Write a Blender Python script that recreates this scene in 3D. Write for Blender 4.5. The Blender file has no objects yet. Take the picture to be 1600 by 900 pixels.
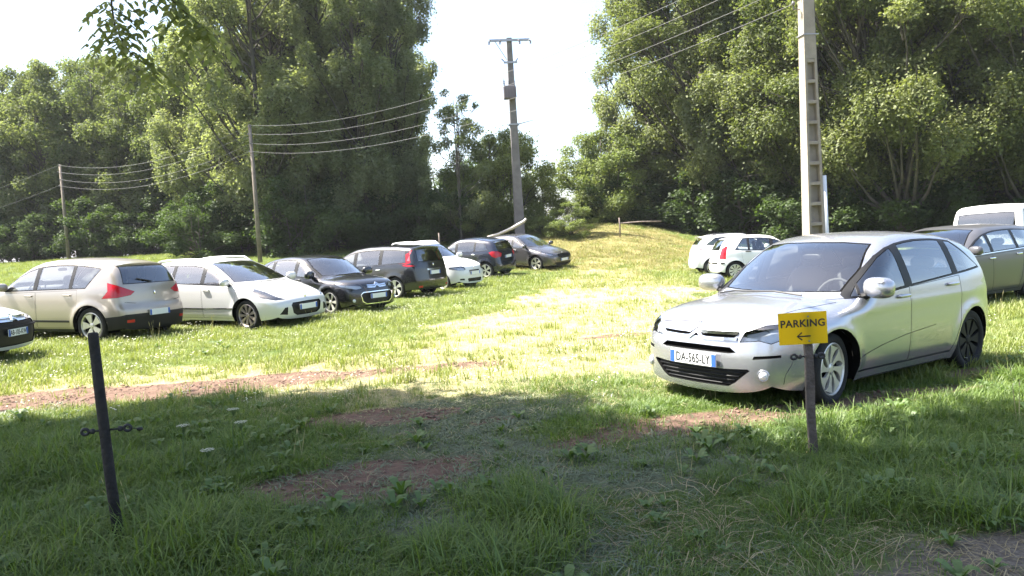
import bpy, bmesh, math, random
import numpy as np
from mathutils import Vector, Matrix
R_ = math.radians
SC = bpy.context.scene
COL = SC.collection
rng = np.random.default_rng(7)
random.seed(7)

# ---------------------------------------------------------------- camera
CAM = (0.0, 0.0, 1.5)
PITCH, ROLL = R_(3.38), R_(3.3)
cam_d = bpy.data.cameras.new('camera'); cam_d.sensor_width = 36; cam_d.lens = 36*1220/1600
cam_d.clip_start = 0.05; cam_d.clip_end = 3000
cam = bpy.data.objects.new('camera', cam_d); COL.objects.link(cam)
_f = Vector((0, math.cos(PITCH), -math.sin(PITCH))); _r = Vector((1, 0, 0)); _u = _r.cross(_f)
_R = _r*math.cos(ROLL)-_u*math.sin(ROLL); _U = _u*math.cos(ROLL)+_r*math.sin(ROLL)
cam.matrix_world = Matrix(((_R.x, _U.x, -_f.x, CAM[0]), (_R.y, _U.y, -_f.y, CAM[1]), (_R.z, _U.z, -_f.z, CAM[2]), (0, 0, 0, 1)))
SC.camera = cam

# ---------------------------------------------------------------- sky, sun, exposure
SUN_EL, SUN_AZ = 58.0, -80.0          # azimuth measured from +Y (view direction), negative = left
wd = bpy.data.worlds.new('World'); SC.world = wd; wd.use_nodes = True
nt = wd.node_tree
sky = nt.nodes.new('ShaderNodeTexSky'); sky.sky_type = 'NISHITA'; sky.sun_disc = False
sky.sun_elevation = R_(SUN_EL); sky.sun_rotation = R_(SUN_AZ)
sky.air_density = 1.0; sky.dust_density = 3.5; sky.ozone_density = 1.0; sky.altitude = 60
bg = nt.nodes['Background']; bg.inputs[1].default_value = 0.095
nt.links.new(sky.outputs[0], bg.inputs[0])
sl = bpy.data.lights.new('sun', 'SUN'); sl.energy = 5.0; sl.angle = R_(0.53); sl.color = (1.0, 0.95, 0.86)
so = bpy.data.objects.new('sun', sl); COL.objects.link(so)
_sd = Vector((math.sin(R_(SUN_AZ))*math.cos(R_(SUN_EL)), math.cos(R_(SUN_AZ))*math.cos(R_(SUN_EL)), math.sin(R_(SUN_EL))))
so.rotation_euler = _sd.to_track_quat('Z', 'Y').to_euler(); so.location = _sd*80
vs = SC.view_settings; vs.view_transform = 'Standard'; vs.look = 'None'; vs.gamma = 1.0; vs.exposure = 2.3
vs.use_curve_mapping = False
SC.render.engine = 'CYCLES'
cy = SC.cycles
cy.max_bounces = 8; cy.diffuse_bounces = 3; cy.glossy_bounces = 3; cy.transmission_bounces = 4; cy.transparent_max_bounces = 12
cy.caustics_reflective = False; cy.caustics_refractive = False; cy.use_denoising = True
cy.sample_clamp_indirect = 6.0

# ================================================================ helpers
def tag(o, label=None, cat=None, group=None, kind=None):
    if label: o['label'] = label
    if cat: o['category'] = cat
    if group: o['group'] = group
    if kind: o['kind'] = kind
    return o
def empty(name, loc=(0, 0, 0), rz=0.0, parent=None):
    o = bpy.data.objects.new(name, None); COL.objects.link(o)
    o.empty_display_size = 0.2
    o.location = loc; o.rotation_euler = (0, 0, rz)
    if parent: o.parent = parent
    return o
def mk(name, verts, faces, mat=None, parent=None, smooth=False, normals=None, mats=None, fmat=None):
    me = bpy.data.meshes.new(name)
    me.from_pydata([tuple(map(float, v)) for v in verts], [], [tuple(map(int, f)) for f in faces])
    finish(me, mat, smooth, normals, mats, fmat)
    return link(name, me, parent)
def finish(me, mat=None, smooth=False, normals=None, mats=None, fmat=None):
    if mats:
        for m in mats: me.materials.append(m)
        if fmat is not None: me.polygons.foreach_set('material_index', np.asarray(fmat, dtype=np.int32))
    elif mat: me.materials.append(mat)
    if smooth or normals is not None:
        me.polygons.foreach_set('use_smooth', np.ones(len(me.polygons), dtype=bool))
    if normals is not None: me.normals_split_custom_set_from_vertices([tuple(map(float, n)) for n in normals])
    me.update()
def link(name, me, parent=None):
    o = bpy.data.objects.new(name, me); COL.objects.link(o)
    if parent: o.parent = parent
    return o
class MB:
    """collects simple shapes for one mesh"""
    def __init__(s): s.v = []; s.f = []
    def add(s, V, Fc):
        n = len(s.v); s.v += [tuple(p) for p in V]; s.f += [tuple(i+n for i in f) for f in Fc]; return s
    def box(s, c, d, rot=None, bev=0.0):
        x, y, z = d[0]/2, d[1]/2, d[2]/2
        if bev <= 0:
            V = [(-x,-y,-z),(x,-y,-z),(x,y,-z),(-x,y,-z),(-x,-y,z),(x,-y,z),(x,y,z),(-x,y,z)]
            Fc = [(0,3,2,1),(4,5,6,7),(0,1,5,4),(1,2,6,5),(2,3,7,6),(3,0,4,7)]
        else:
            b = min(bev, x*.9, y*.9, z*.9)
            bm = bmesh.new(); bmesh.ops.create_cube(bm, size=1)
            for v in bm.verts: v.co = Vector((v.co.x*2*x, v.co.y*2*y, v.co.z*2*z))
            bmesh.ops.bevel(bm, geom=bm.edges[:], offset=b, segments=2, affect='EDGES', profile=.6)
            bm.verts.index_update()
            V = [tuple(v.co) for v in bm.verts]; Fc = [tuple(v.index for v in f.verts) for f in bm.faces]; bm.free()
        M = Matrix.Translation(c) @ (rot.to_4x4() if rot is not None else Matrix())
        return s.add([M @ Vector(p) for p in V], Fc)
    def tube(s, pts, rad, n=8, cap=True):
        pts = [Vector(p) for p in pts]; k = len(pts)
        rad = [rad]*k if not hasattr(rad, '__len__') else rad
        V = []; Fc = []
        ref = None
        for i, p in enumerate(pts):
            t = (pts[min(i+1, k-1)]-pts[max(i-1, 0)]).normalized()
            if ref is None: ref = t.orthogonal().normalized()
            a = (ref - t*ref.dot(t)); a = a.normalized() if a.length > 1e-6 else t.orthogonal().normalized()
            ref = a; b = t.cross(a)
            for j in range(n):
                q = 2*math.pi*j/n; V.append(p+(a*math.cos(q)+b*math.sin(q))*rad[i])
        for i in range(k-1):
            for j in range(n):
                Fc.append((i*n+j, i*n+(j+1) % n, (i+1)*n+(j+1) % n, (i+1)*n+j))
        if cap: Fc += [tuple(range(n-1, -1, -1)), tuple((k-1)*n+j for j in range(n))]
        return s.add(V, Fc)
    def lathe(s, prof, n=32, axis='y', c=(0, 0, 0), close=False):
        V = []; Fc = []; m = len(prof)
        for j in range(n):
            q = 2*math.pi*j/n
            for (r, h) in prof:
                if axis == 'y': V.append((c[0]+r*math.cos(q), c[1]+h, c[2]+r*math.sin(q)))
                else: V.append((c[0]+r*math.cos(q), c[1]+r*math.sin(q), c[2]+h))
        for j in range(n):
            j2 = (j+1) % n
            for i in range(m-1+(1 if close else 0)):
                i2 = (i+1) % m
                Fc.append((j*m+i, j*m+i2, j2*m+i2, j2*m+i))
        return s.add(V, Fc)
    def super(s, c, d, e=2.6, n=16, m=10, rot=None):
        """super-ellipsoid: soft rounded block"""
        V = []; Fc = []
        def pw(a): return math.copysign(abs(a)**(2/e), a)
        for i in range(m+1):
            ph = -math.pi/2+math.pi*i/m
            for j in range(n):
                th = 2*math.pi*j/n
                p = Vector((pw(math.cos(ph))*pw(math.cos(th))*d[0]/2, pw(math.cos(ph))*pw(math.sin(th))*d[1]/2, pw(math.sin(ph))*d[2]/2))
                if rot is not None: p = rot @ p
                V.append(p+Vector(c))
        for i in range(m):
            for j in range(n): Fc.append((i*n+j, i*n+(j+1) % n, (i+1)*n+(j+1) % n, (i+1)*n+j))
        return s.add(V, Fc)
    def prism(s, poly, o, ux, uy, un, depth):
        """extrude a 2-D polygon"""
        o, ux, uy, un = Vector(o), Vector(ux), Vector(uy), Vector(un); n = len(poly)
        V = [o+ux*a+uy*b for a, b in poly]+[o+ux*a+uy*b+un*depth for a, b in poly]
        Fc = [tuple(range(n-1, -1, -1)), tuple(range(n, 2*n))]+[(i, (i+1) % n, n+(i+1) % n, n+i) for i in range(n)]
        return s.add(V, Fc)
    def mesh(s, name, mat=None, smooth=False):
        me = bpy.data.meshes.new(name); me.from_pydata([tuple(p) for p in s.v], [], s.f); finish(me, mat, smooth); return me
    def build(s, name, mat=None, parent=None, smooth=False):
        return link(name, s.mesh(name, mat, smooth), parent)

# ---------------------------------------------------------------- materials
MATS = {}
def pmat(name, col, rough=0.5, metal=0.0, coat=0.0, noise=None, spec=0.5, bump=None, emit=None, alpha=None):
    """principled material; noise = (scale, colour2, lo, hi) mottles the colour, bump = (scale, strength)"""
    if name in MATS: return MATS[name]
    m = bpy.data.materials.new(name); m.use_nodes = True; N = m.node_tree.nodes; Lk = m.node_tree.links
    b = N['Principled BSDF']; b.inputs['Base Color'].default_value = (*col, 1); b.inputs['Roughness'].default_value = rough
    b.inputs['Metallic'].default_value = metal; b.inputs['Coat Weight'].default_value = coat; b.inputs['Coat Roughness'].default_value = 0.04
    b.inputs['Specular IOR Level'].default_value = spec
    if noise or bump:
        tc = N.new('ShaderNodeTexCoord')
    if noise:
        nz = N.new('ShaderNodeTexNoise'); nz.inputs['Scale'].default_value = noise[0]; nz.inputs['Detail'].default_value = 6
        Lk.new(tc.outputs['Object'], nz.inputs['Vector'])
        cr = N.new('ShaderNodeValToRGB'); cr.color_ramp.elements[0].position = noise[2]; cr.color_ramp.elements[1].position = noise[3]
        cr.color_ramp.elements[0].color = (*col, 1); cr.color_ramp.elements[1].color = (*noise[1], 1)
        Lk.new(nz.outputs[0], cr.inputs[0]); Lk.new(cr.outputs[0], b.inputs['Base Color'])
    if bump:
        nb = N.new('ShaderNodeTexNoise'); nb.inputs['Scale'].default_value = bump[0]; nb.inputs['Detail'].default_value = 8
        Lk.new(tc.outputs['Object'], nb.inputs['Vector'])
        bp = N.new('ShaderNodeBump'); bp.inputs['Strength'].default_value = bump[1]; bp.inputs['Distance'].default_value = 0.02
        Lk.new(nb.outputs[0], bp.inputs['Height']); Lk.new(bp.outputs[0], b.inputs['Normal'])
    MATS[name] = m
    return m
def glass_mat(name, tint, ior=1.5):
    if name in MATS: return MATS[name]
    m = bpy.data.materials.new(name); m.use_nodes = True; N = m.node_tree.nodes; Lk = m.node_tree.links
    N.remove(N['Principled BSDF']); out = N['Material Output']
    tr = N.new('ShaderNodeBsdfTransparent'); tr.inputs[0].default_value = (*tint, 1)
    gl = N.new('ShaderNodeBsdfGlossy'); gl.inputs['Roughness'].default_value = 0.02; gl.inputs[0].default_value = (1, 1, 1, 1)
    fr = N.new('ShaderNodeFresnel'); fr.inputs[0].default_value = ior
    mx = N.new('ShaderNodeMixShader')
    ml = N.new('ShaderNodeMath'); ml.operation = 'MULTIPLY_ADD'; ml.inputs[1].default_value = 2.0; ml.inputs[2].default_value = 0.07; ml.use_clamp = True
    Lk.new(fr.outputs[0], ml.inputs[0]); Lk.new(ml.outputs[0], mx.inputs[0]); Lk.new(tr.outputs[0], mx.inputs[1]); Lk.new(gl.outputs[0], mx.inputs[2])
    Lk.new(mx.outputs[0], out.inputs[0]); MATS[name] = m
    return m
def text_mesh(name, body, size, mat, spacing=1.0, bold=0.0):
    cu = bpy.data.curves.new(name, 'FONT'); cu.body = body; cu.size = size; cu.align_x = 'CENTER'; cu.align_y = 'CENTER'
    cu.space_character = spacing; cu.extrude = 0.0006; cu.offset = bold; cu.resolution_u = 4
    o = bpy.data.objects.new(name, cu); COL.objects.link(o)
    bpy.context.view_layer.update()
    me = bpy.data.meshes.new_from_object(o.evaluated_get(bpy.context.evaluated_depsgraph_get()))
    bpy.data.objects.remove(o); bpy.data.curves.remove(cu)
    me.materials.clear(); me.materials.append(mat); me.name = name
    return me

# ================================================================ ground
def sstep(a, b, x):
    t = np.clip((np.asarray(x, float)-a)/(b-a), 0, 1); return t*t*(3-2*t)
_pn = [(rng.uniform(0, 6.28), rng.uniform(0, 6.28), rng.uniform(0, 6.28)) for _ in range(24)]
def wob(x, y, k=0, n=6, f0=.35):
    """cheap smooth noise, about -1..1"""
    v = 0; a = 1; tot = 0
    for i in range(n):
        p = _pn[(i+k) % 24]; f = f0*1.75**i; th = p[2]*3+i
        u = math.cos(th)*x+math.sin(th)*y; w = -math.sin(th)*x+math.cos(th)*y
        v = v+a*np.sin(f*u+p[0]+1.3*np.sin(f*.7*w+p[1]))*np.cos(f*.83*w+p[1]); tot += a; a *= .72
    return v/tot*1.8
def ground(x, y):
    x = np.asarray(x, float); y = np.asarray(y, float)
    ye = y-6*sstep(4, 11, x)*(1-sstep(44, 60, y))
    z = 1.9*sstep(26, 54, ye)+.10*sstep(-6, -10, x)-(.016+.013*sstep(18, 25, y)*(1-sstep(36, 46, y)))*np.clip(x, 0, 14)*sstep(2, 8, y)
    z = z+.75*np.exp(-((x-6.5)/5.5)**2-((y-46)/6.5)**2)
    z = z+.022*wob(x, y, 3, 4, .5)+.008*wob(x, y, 9, 3, 2.2)
    return z
def blob(x, y, cx, cy, rx, ry, a=0.0, rag=.35, k=0):
    c, s_ = math.cos(a), math.sin(a); u = ((x-cx)*c+(y-cy)*s_)/rx; v = (-(x-cx)*s_+(y-cy)*c)/ry
    d = np.sqrt(u*u+v*v)+rag*wob(x, y, k, 7, 1.5)
    return 1-sstep(.75, 1.15, d)
SOIL = [(-6.0, 8.8, 3.4, .66, .08, .36, 1), (-3.1, 9.3, 2.6, .50, .14, .42, 2), (-.95, 5.2, .66, .38, .5, .62, 3), (-1.05, 6.9, .8, .26, .1, .6, 4), (1.75, 6.2, 1.3, .44, .25, .42, 5), (3.3, 6.8, 1.15, .32, .35, .55, 6),
        (.45, 5.7, .22, .16, 0, .4, 7), (3.0, 12.4, 1.9, .25, .35, .5, 8), (4.55, 7.7, .5, .2, .4, .4, 9), (-.2, 6.6, .25, .1, .2, .4, 10)]
def soil(x, y):
    m = 0*x
    for b in SOIL: m = np.maximum(m, blob(x, y, *b))
    return m
def track(x, y):
    """pale flattened hay along the way cars take"""
    t = np.maximum(blob(x, y, .4, 8.7, 3.9, 1.7, .22, .3, 11), blob(x, y, 1.1, 13, 3.0, 6.5, -.10, .3, 12))
    t = np.maximum(t, .95*blob(x, y, 2.8, 22, 2.6, 11, -.14, .35, 13)); t = np.maximum(t, .8*blob(x, y, -3, 10.2, 4.5, 1.1, .12, .4, 14))
    return t
def mound(x, y): return blob(x, y, 4.0, 41, 6.5, 9.5, 0, .3, 15)
def gravel(x, y): return sstep(.25, -.25, (y-3.38)-.10*(x-1.0)+.25*wob(x, y, 17, 5, 1.6))*sstep(.4, 1.6, x+.3*wob(x, y, 5, 4, 2))
def trodden(x, y):
    """flattened silvery grass in the gateway"""
    t = np.maximum(blob(x, y, -.35, 4.9, 1.05, 1.5, .15, .35, 18), blob(x, y, .95, 5.0, .8, .7, 0, .4, 19)); return np.maximum(t, blob(x, y, -.6, 6.8, 1.0, .7, 0, .4, 20))
def strip(xs, ys):
    Xg, Yg = np.meshgrid(xs, ys, indexing='ij'); n, m = Xg.shape
    return Xg.ravel(), Yg.ravel(), [(i*m+j, (i+1)*m+j, (i+1)*m+j+1, i*m+j+1) for i in range(n-1) for j in range(m-1)]
def axis(pts):
    out = []
    for (a, b, st) in pts: out += list(np.arange(a, b-1e-6, st))
    return np.array(out+[pts[-1][1]])
gx, gy, gf = strip(axis([(-900, -120, 60), (-120, -40, 8), (-40, -12, 1.0), (-12, 8, .11), (8, 40, 1.0), (40, 120, 8), (120, 900, 60)]),
                   axis([(-120, -8, 14), (-8, 1.5, 1.0), (1.5, 16, .11), (16, 60, .7), (60, 120, 6), (120, 1500, 60)]))
gz = ground(gx, gy)
GO = mk('ground', np.stack([gx, gy, gz], 1), gf, None, None, True); tag(GO, kind='structure')
me = GO.data
for nm, fn in (('soil', soil), ('track', track), ('mound', mound), ('gravel', gravel), ('trodden', trodden)):
    at = me.attributes.new(nm, 'FLOAT', 'POINT'); at.data.foreach_set('value', np.asarray(fn(gx, gy), dtype=np.float32))
def ground_mat():
    m = bpy.data.materials.new('field'); m.use_nodes = True; N = m.node_tree.nodes; Lk = m.node_tree.links; b = N['Principled BSDF']
    b.inputs['Roughness'].default_value = .95; b.inputs['Specular IOR Level'].default_value = .15
    geo = N.new('ShaderNodeNewGeometry')
    def noise(sc, det=6): 
        n = N.new('ShaderNodeTexNoise'); n.inputs['Scale'].default_value = sc; n.inputs['Detail'].default_value = det; n.inputs['Roughness'].default_value = .65; Lk.new(geo.outputs['Position'], n.inputs['Vector']); return n.outputs[0]
    def ramp(src, els):
        r = N.new('ShaderNodeValToRGB'); e = r.color_ramp.elements; e[0].position, e[0].color = els[0][0], (*els[0][1], 1); e[1].position, e[1].color = els[1][0], (*els[1][1], 1)
        for p, c in els[2:]: q = e.new(p); q.color = (*c, 1)
        Lk.new(src, r.inputs[0]); return r.outputs[0]
    def mix(fac, a, c):
        x = N.new('ShaderNodeMix'); x.data_type = 'RGBA'; Lk.new(fac, x.inputs[0]); Lk.new(a, x.inputs[6]); Lk.new(c, x.inputs[7]); return x.outputs[2]
    def attr(nm, nsc=None, lo=.3, hi=.7):
        a = N.new('ShaderNodeAttribute'); a.attribute_name = nm; o = a.outputs['Fac']
        if nsc:
            ad = N.new('ShaderNodeMath'); ad.operation = 'MULTIPLY_ADD'; Lk.new(noise(nsc, 8), ad.inputs[0]); ad.inputs[1].default_value = .9; Lk.new(o, ad.inputs[2])
            mr = N.new('ShaderNodeMapRange'); mr.inputs[1].default_value = lo+.45; mr.inputs[2].default_value = hi+.45; Lk.new(ad.outputs[0], mr.inputs[0]); o = mr.outputs[0]
        return o
    grass = ramp(noise(2.2, 8), [(.30, (.045, .075, .016)), (.70, (.115, .14, .035)), (.5, (.075, .105, .024))])
    hay = ramp(noise(9, 8), [(.3, (.20, .175, .08)), (.72, (.38, .34, .19))])
    dry = ramp(noise(1.6, 8), [(.3, (.10, .115, .032)), (.7, (.25, .20, .09))])
    earth = ramp(noise(7, 10), [(.28, (.070, .044, .032)), (.72, (.185, .118, .088))])
    grav = ramp(noise(45, 6), [(.3, (.075, .062, .05)), (.7, (.20, .175, .145))])
    trod = ramp(noise(14, 8), [(.3, (.05, .068, .035)), (.7, (.13, .14, .085))])
    c = mix(attr('mound', 1.2), grass, dry); c = mix(attr('track', 2.5), c, hay); c = mix(attr('trodden', 4), c, trod); c = mix(attr('soil', 6), c, earth); c = mix(attr('gravel', 8), c, grav)
    Lk.new(c, b.inputs['Base Color'])
    bp = N.new('ShaderNodeBump'); bp.inputs['Strength'].default_value = .8; bp.inputs['Distance'].default_value = .04; Lk.new(noise(22, 10), bp.inputs['Height']); Lk.new(bp.outputs[0], b.inputs['Normal'])
    return m
me.materials.append(ground_mat())

# ================================================================ trees and shrubs
def leaf_mat(name, c0, c1, trans=.5, gloss=.025, hue_noise=.25):
    if name in MATS: return MATS[name]
    m = bpy.data.materials.new(name); m.use_nodes = True; N = m.node_tree.nodes; Lk = m.node_tree.links
    N.remove(N['Principled BSDF']); out = N['Material Output']
    at = N.new('ShaderNodeAttribute'); at.attribute_name = 'tint'
    geo = N.new('ShaderNodeNewGeometry'); nz = N.new('ShaderNodeTexNoise'); nz.inputs['Scale'].default_value = hue_noise; nz.inputs['Detail'].default_value = 3; Lk.new(geo.outputs['Position'], nz.inputs['Vector'])
    oi = N.new('ShaderNodeObjectInfo')
    a = N.new('ShaderNodeMath'); a.operation = 'MULTIPLY_ADD'; a.inputs[1].default_value = .55; Lk.new(at.outputs['Fac'], a.inputs[0])
    b = N.new('ShaderNodeMath'); b.operation = 'MULTIPLY_ADD'; b.inputs[1].default_value = .8; b.inputs[2].default_value = -.28; Lk.new(nz.outputs[0], b.inputs[0]); Lk.new(b.outputs[0], a.inputs[2])
    c = N.new('ShaderNodeMath'); c.operation = 'MULTIPLY_ADD'; c.inputs[1].default_value = .25; Lk.new(oi.outputs['Random'], c.inputs[0]); Lk.new(a.outputs[0], c.inputs[2])
    mx = N.new('ShaderNodeMix'); mx.data_type = 'RGBA'; mx.inputs[6].default_value = (*c0, 1); mx.inputs[7].default_value = (*c1, 1); mx.clamp_factor = True; Lk.new(c.outputs[0], mx.inputs[0])
    df = N.new('ShaderNodeBsdfDiffuse'); tr = N.new('ShaderNodeBsdfTranslucent'); gl = N.new('ShaderNodeBsdfGlossy'); gl.inputs['Roughness'].default_value = .6
    hs = N.new('ShaderNodeMix'); hs.data_type = 'RGBA'; hs.blend_type = 'MULTIPLY'; hs.inputs[0].default_value = 1; hs.inputs[7].default_value = (1.12, 1.17, .58, 1); Lk.new(mx.outputs[2], hs.inputs[6])
    Lk.new(mx.outputs[2], df.inputs[0]); Lk.new(hs.outputs[2], tr.inputs[0])
    m1 = N.new('ShaderNodeMixShader'); m1.inputs[0].default_value = trans; Lk.new(df.outputs[0], m1.inputs[1]); Lk.new(tr.outputs[0], m1.inputs[2])
    m2 = N.new('ShaderNodeMixShader'); m2.inputs[0].default_value = gloss; Lk.new(m1.outputs[0], m2.inputs[1]); Lk.new(gl.outputs[0], m2.inputs[2]); Lk.new(m2.outputs[0], out.inputs[0])
    MATS[name] = m; return m
BARK = pmat('bark', (.045, .038, .031), .95, noise=(3, (.10, .088, .072), .35, .7), bump=(9, .8))
LEAF_ASH = leaf_mat('ash_leaves', (.085, .122, .045), (.28, .30, .17), .58)
LEAF_WOOD = leaf_mat('wood_leaves', (.062, .095, .034), (.21, .232, .105), .55)
LEAF_OAK = leaf_mat('oak_leaves', (.058, .088, .024), (.205, .225, .085))
LEAF_BUSH = leaf_mat('bush_leaves', (.08, .125, .03), (.27, .30, .11))
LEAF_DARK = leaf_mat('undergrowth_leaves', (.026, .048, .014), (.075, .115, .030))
def leaves(g, cen, rad, per, size, flat=.75, hang=0.0):
    """leaf rhombi around clump centres -> verts, tris, tint"""
    k = np.repeat(np.arange(len(cen)), per); n = len(k)
    d = g.normal(size=(n, 3)); d[:, 2] += .12; d /= np.linalg.norm(d, axis=1, keepdims=True)
    rr = rad[k]*(.35+.65*g.random(n)**.6)*np.where(g.random(n) < .22, g.uniform(1.0, 1.75, n), 1); lump = 1+.28*np.sin(d[:, 0]*5+k*1.7)*np.sin(d[:, 1]*6+k*2.3)
    p = cen[k]+d*(rr*lump)[:, None]*np.array([1, 1, flat])
    nrm = d*.5+g.normal(size=(n, 3))*.55+np.array([0, 0, .55]); nrm /= np.linalg.norm(nrm, axis=1, keepdims=True)
    t = np.cross(nrm, g.normal(size=(n, 3))); t[:, 2] -= hang; t /= np.maximum(np.linalg.norm(t, axis=1, keepdims=True), 1e-6); b = np.cross(nrm, t)
    L = (size*(.65+.7*g.random(n)))[:, None]; W = L*.30
    V = np.empty((n, 4, 3)); V[:, 0] = p-t*L*.5; V[:, 1] = p+b*W+nrm*L*.08-t*L*.05; V[:, 2] = p+t*L*.5; V[:, 3] = p-b*W+nrm*L*.08-t*L*.05
    i = np.arange(n)[:, None]*4; T = np.concatenate([i+np.array([0, 1, 2]), i+np.array([0, 2, 3])], 1).reshape(-1, 3)
    return V.reshape(-1, 3), T, np.repeat(g.random(n), 4)
def fast_mesh(name, V, T, mat, tint=None):
    me = bpy.data.meshes.new(name); k = T.shape[1]
    me.vertices.add(len(V)); me.vertices.foreach_set('co', np.ascontiguousarray(V, dtype=np.float32).ravel())
    me.loops.add(T.size); me.loops.foreach_set('vertex_index', np.ascontiguousarray(T, dtype=np.int32).ravel())
    me.polygons.add(len(T)); me.polygons.foreach_set('loop_start', np.arange(0, T.size, k, dtype=np.int32))
    if tint is not None:
        a = me.attributes.new('tint', 'FLOAT', 'POINT'); a.data.foreach_set('value', np.asarray(tint, dtype=np.float32))
    me.materials.append(mat); me.update(calc_edges=True); return me
def tree_proto(seed, H, R, base, ncl, nleaf, size, tr, mat, top=.9, shape=1.0, stems=1, lean=.03, rc=(.22, .36), flat=.8):
    g = np.random.default_rng(seed); tb = MB(); cens = []; rads = []
    zb_ = H*base
    for s_ in range(stems):
        off = g.normal(size=2)*(R*.25 if stems > 1 else 0); ph = g.uniform(0, 6.28, 2)
        zz = np.linspace(0, H*top, 9); tp = [(off[0]*min(1, .3+z/H)+lean*H*math.sin(ph[0]+2.2*z/H)*(z/H), off[1]*min(1, .3+z/H)+lean*H*math.cos(ph[1]+1.8*z/H)*(z/H), z) for z in zz]
        tb.tube(tp, [tr*(1.35 if i == 0 else 1)*(1-.88*i/8)/math.sqrt(stems)+.012 for i in range(9)], 8)
        m = ncl//stems; tries = 0; mine = []
        while len(mine) < m and tries < 4000:
            tries += 1; t = g.uniform(0.0, 1.0); prof = (math.sin(math.pi*min(1, (.10+.86*t)**shape)))**.62
            rr = R*prof*math.sqrt(g.uniform(.12, 1.0)); a = g.uniform(0, 6.28)
            q = np.array([tp[min(8, int(t*8))][0]+rr*math.cos(a), tp[min(8, int(t*8))][1]+rr*math.sin(a), zb_+(H*.97-zb_)*t])
            rq = R*g.uniform(*rc)*(1-.35*t)
            if all(np.linalg.norm((q-p)*np.array([1, 1, 1.15])) > .62*(rq+r_) for p, r_ in mine): mine.append((q, rq))
        for (q, rq) in mine:
            cens.append(q); rads.append(rq)
            h0 = max(H*.10, q[2]-g.uniform(.5, 1.1)*math.hypot(q[0], q[1])-.06*H); i = min(8, h0/(H*top)*8); j = int(i); fr = i-j
            A = np.array(tp[j])*(1-fr)+np.array(tp[min(8, j+1)])*fr; M = (A+q)/2+np.array([0, 0, -.04*H])*g.uniform(0, 1)+g.normal(size=3)*.15
            r0 = max(.025, tr*.34*(1-.6*h0/H))
            tb.tube([A, A*.5+M*.5+g.normal(size=3)*.06, M, M*.5+q*.5+g.normal(size=3)*.08, q], [r0, r0*.8, r0*.6, r0*.42, .012], 5, False)
            for _ in range(3):
                e = q+g.normal(size=3)*rq*.55; tb.tube([M*.35+q*.65, (M*.2+q*.8+e)/2, e], [r0*.4, r0*.28, .008], 4, False)
    cens, rads = np.array(cens), np.array(rads)
    per = np.maximum(20, (nleaf*rads**2/np.sum(rads**2))).astype(int)
    V, T, ti = leaves(g, cens, rads, per, size, flat)
    return tb.mesh('trunk', BARK, True), fast_mesh('crown', V, T, mat, ti)
PROTO = {
 'ash': tree_proto(11, 19, 4.4, .15, 96, 88000, .155, .30, LEAF_ASH, stems=2, rc=(.13, .24), flat=1.25),
 'ash2': tree_proto(12, 20, 3.3, .12, 96, 76000, .155, .26, LEAF_ASH, shape=.85, stems=2, rc=(.15, .27), flat=1.3),
 'wood': tree_proto(13, 15, 4.3, .17, 80, 66000, .165, .24, LEAF_WOOD, rc=(.17, .29)),
 'wood2': tree_proto(14, 15, 4.8, .22, 76, 66000, .165, .26, LEAF_WOOD, stems=2, rc=(.18, .30)),
 'oak': tree_proto(15, 16, 5.2, .20, 92, 84000, .14, .34, LEAF_OAK, lean=.05, rc=(.13, .23)),
 'oak2': tree_proto(16, 15, 5.6, .25, 84, 78000, .14, .32, LEAF_OAK, stems=2, lean=.06, rc=(.12, .23)),
 'thin': tree_proto(17, 9, 2.2, .18, 40, 11000, .13, .10, LEAF_ASH, stems=3, rc=(.16, .28)),
 'bush': tree_proto(18, 6, 3.0, .0, 80, 44000, .13, .12, LEAF_BUSH, stems=3, rc=(.18, .30)),
 'bush2': tree_proto(19, 5.5, 2.6, .02, 46, 22000, .125, .12, LEAF_BUSH, stems=2, rc=(.18, .32)),
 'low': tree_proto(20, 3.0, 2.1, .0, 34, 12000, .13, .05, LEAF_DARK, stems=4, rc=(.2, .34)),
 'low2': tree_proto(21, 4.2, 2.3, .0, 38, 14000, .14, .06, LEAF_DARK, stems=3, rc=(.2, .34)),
}
_n = random.Random(5)
def plant(name, proto, px, Y, H, label, cat, group, wide=1.0, sink=.1):
    x = (px-797)/1220*Y; t, c = PROTO[proto]; base = {'ash': 19, 'ash2': 20, 'wood': 15, 'wood2': 15, 'oak': 16, 'oak2': 15, 'thin': 9, 'bush': 6, 'bush2': 5.5, 'low': 3.0, 'low2': 4.2}[proto]
    k = H/base; r = empty(name, (x, Y, float(ground(x, Y))-sink), _n.uniform(0, 6.28)); r.scale = (k*wide, k*wide, k)
    tag(r, label, cat, group); link('trunk', t, r); link('crown', c, r); return r
LW, CT, RT = 'trees of the dark wood at left', 'tall trees at the centre', 'trees along the right side'
LW2, CT2, RT2 = 'back trees of the left wood', 'back trees of the centre stand', 'back trees of the right belt'
nth = lambda i: ['first', 'second', 'third', 'fourth', 'fifth', 'sixth', 'seventh', 'eighth', 'ninth', 'tenth', 'eleventh', 'twelfth', 'thirteenth', 'fourteenth', 'fifteenth', 'sixteenth', 'seventeenth', 'eighteenth', 'nineteenth', 'twentieth'][i]
ordn = ['leftmost', 'second', 'third', 'fourth', 'fifth', 'sixth', 'seventh', 'eighth', 'ninth', 'tenth']
for i, (px, Y, p, h) in enumerate([(-80, 59, 'wood', 15), (5, 61, 'wood2', 15.5), (88, 59, 'wood', 15), (170, 61, 'wood2', 15.5), (235, 58, 'wood', 14.5), (305, 58, 'wood2', 14.5)]):
    plant('deciduous_tree', p, px, Y, h, 'broad green tree, %s from the left edge in the front of the left wood' % ordn[i].replace('leftmost', 'first'), 'tree', LW)
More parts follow.
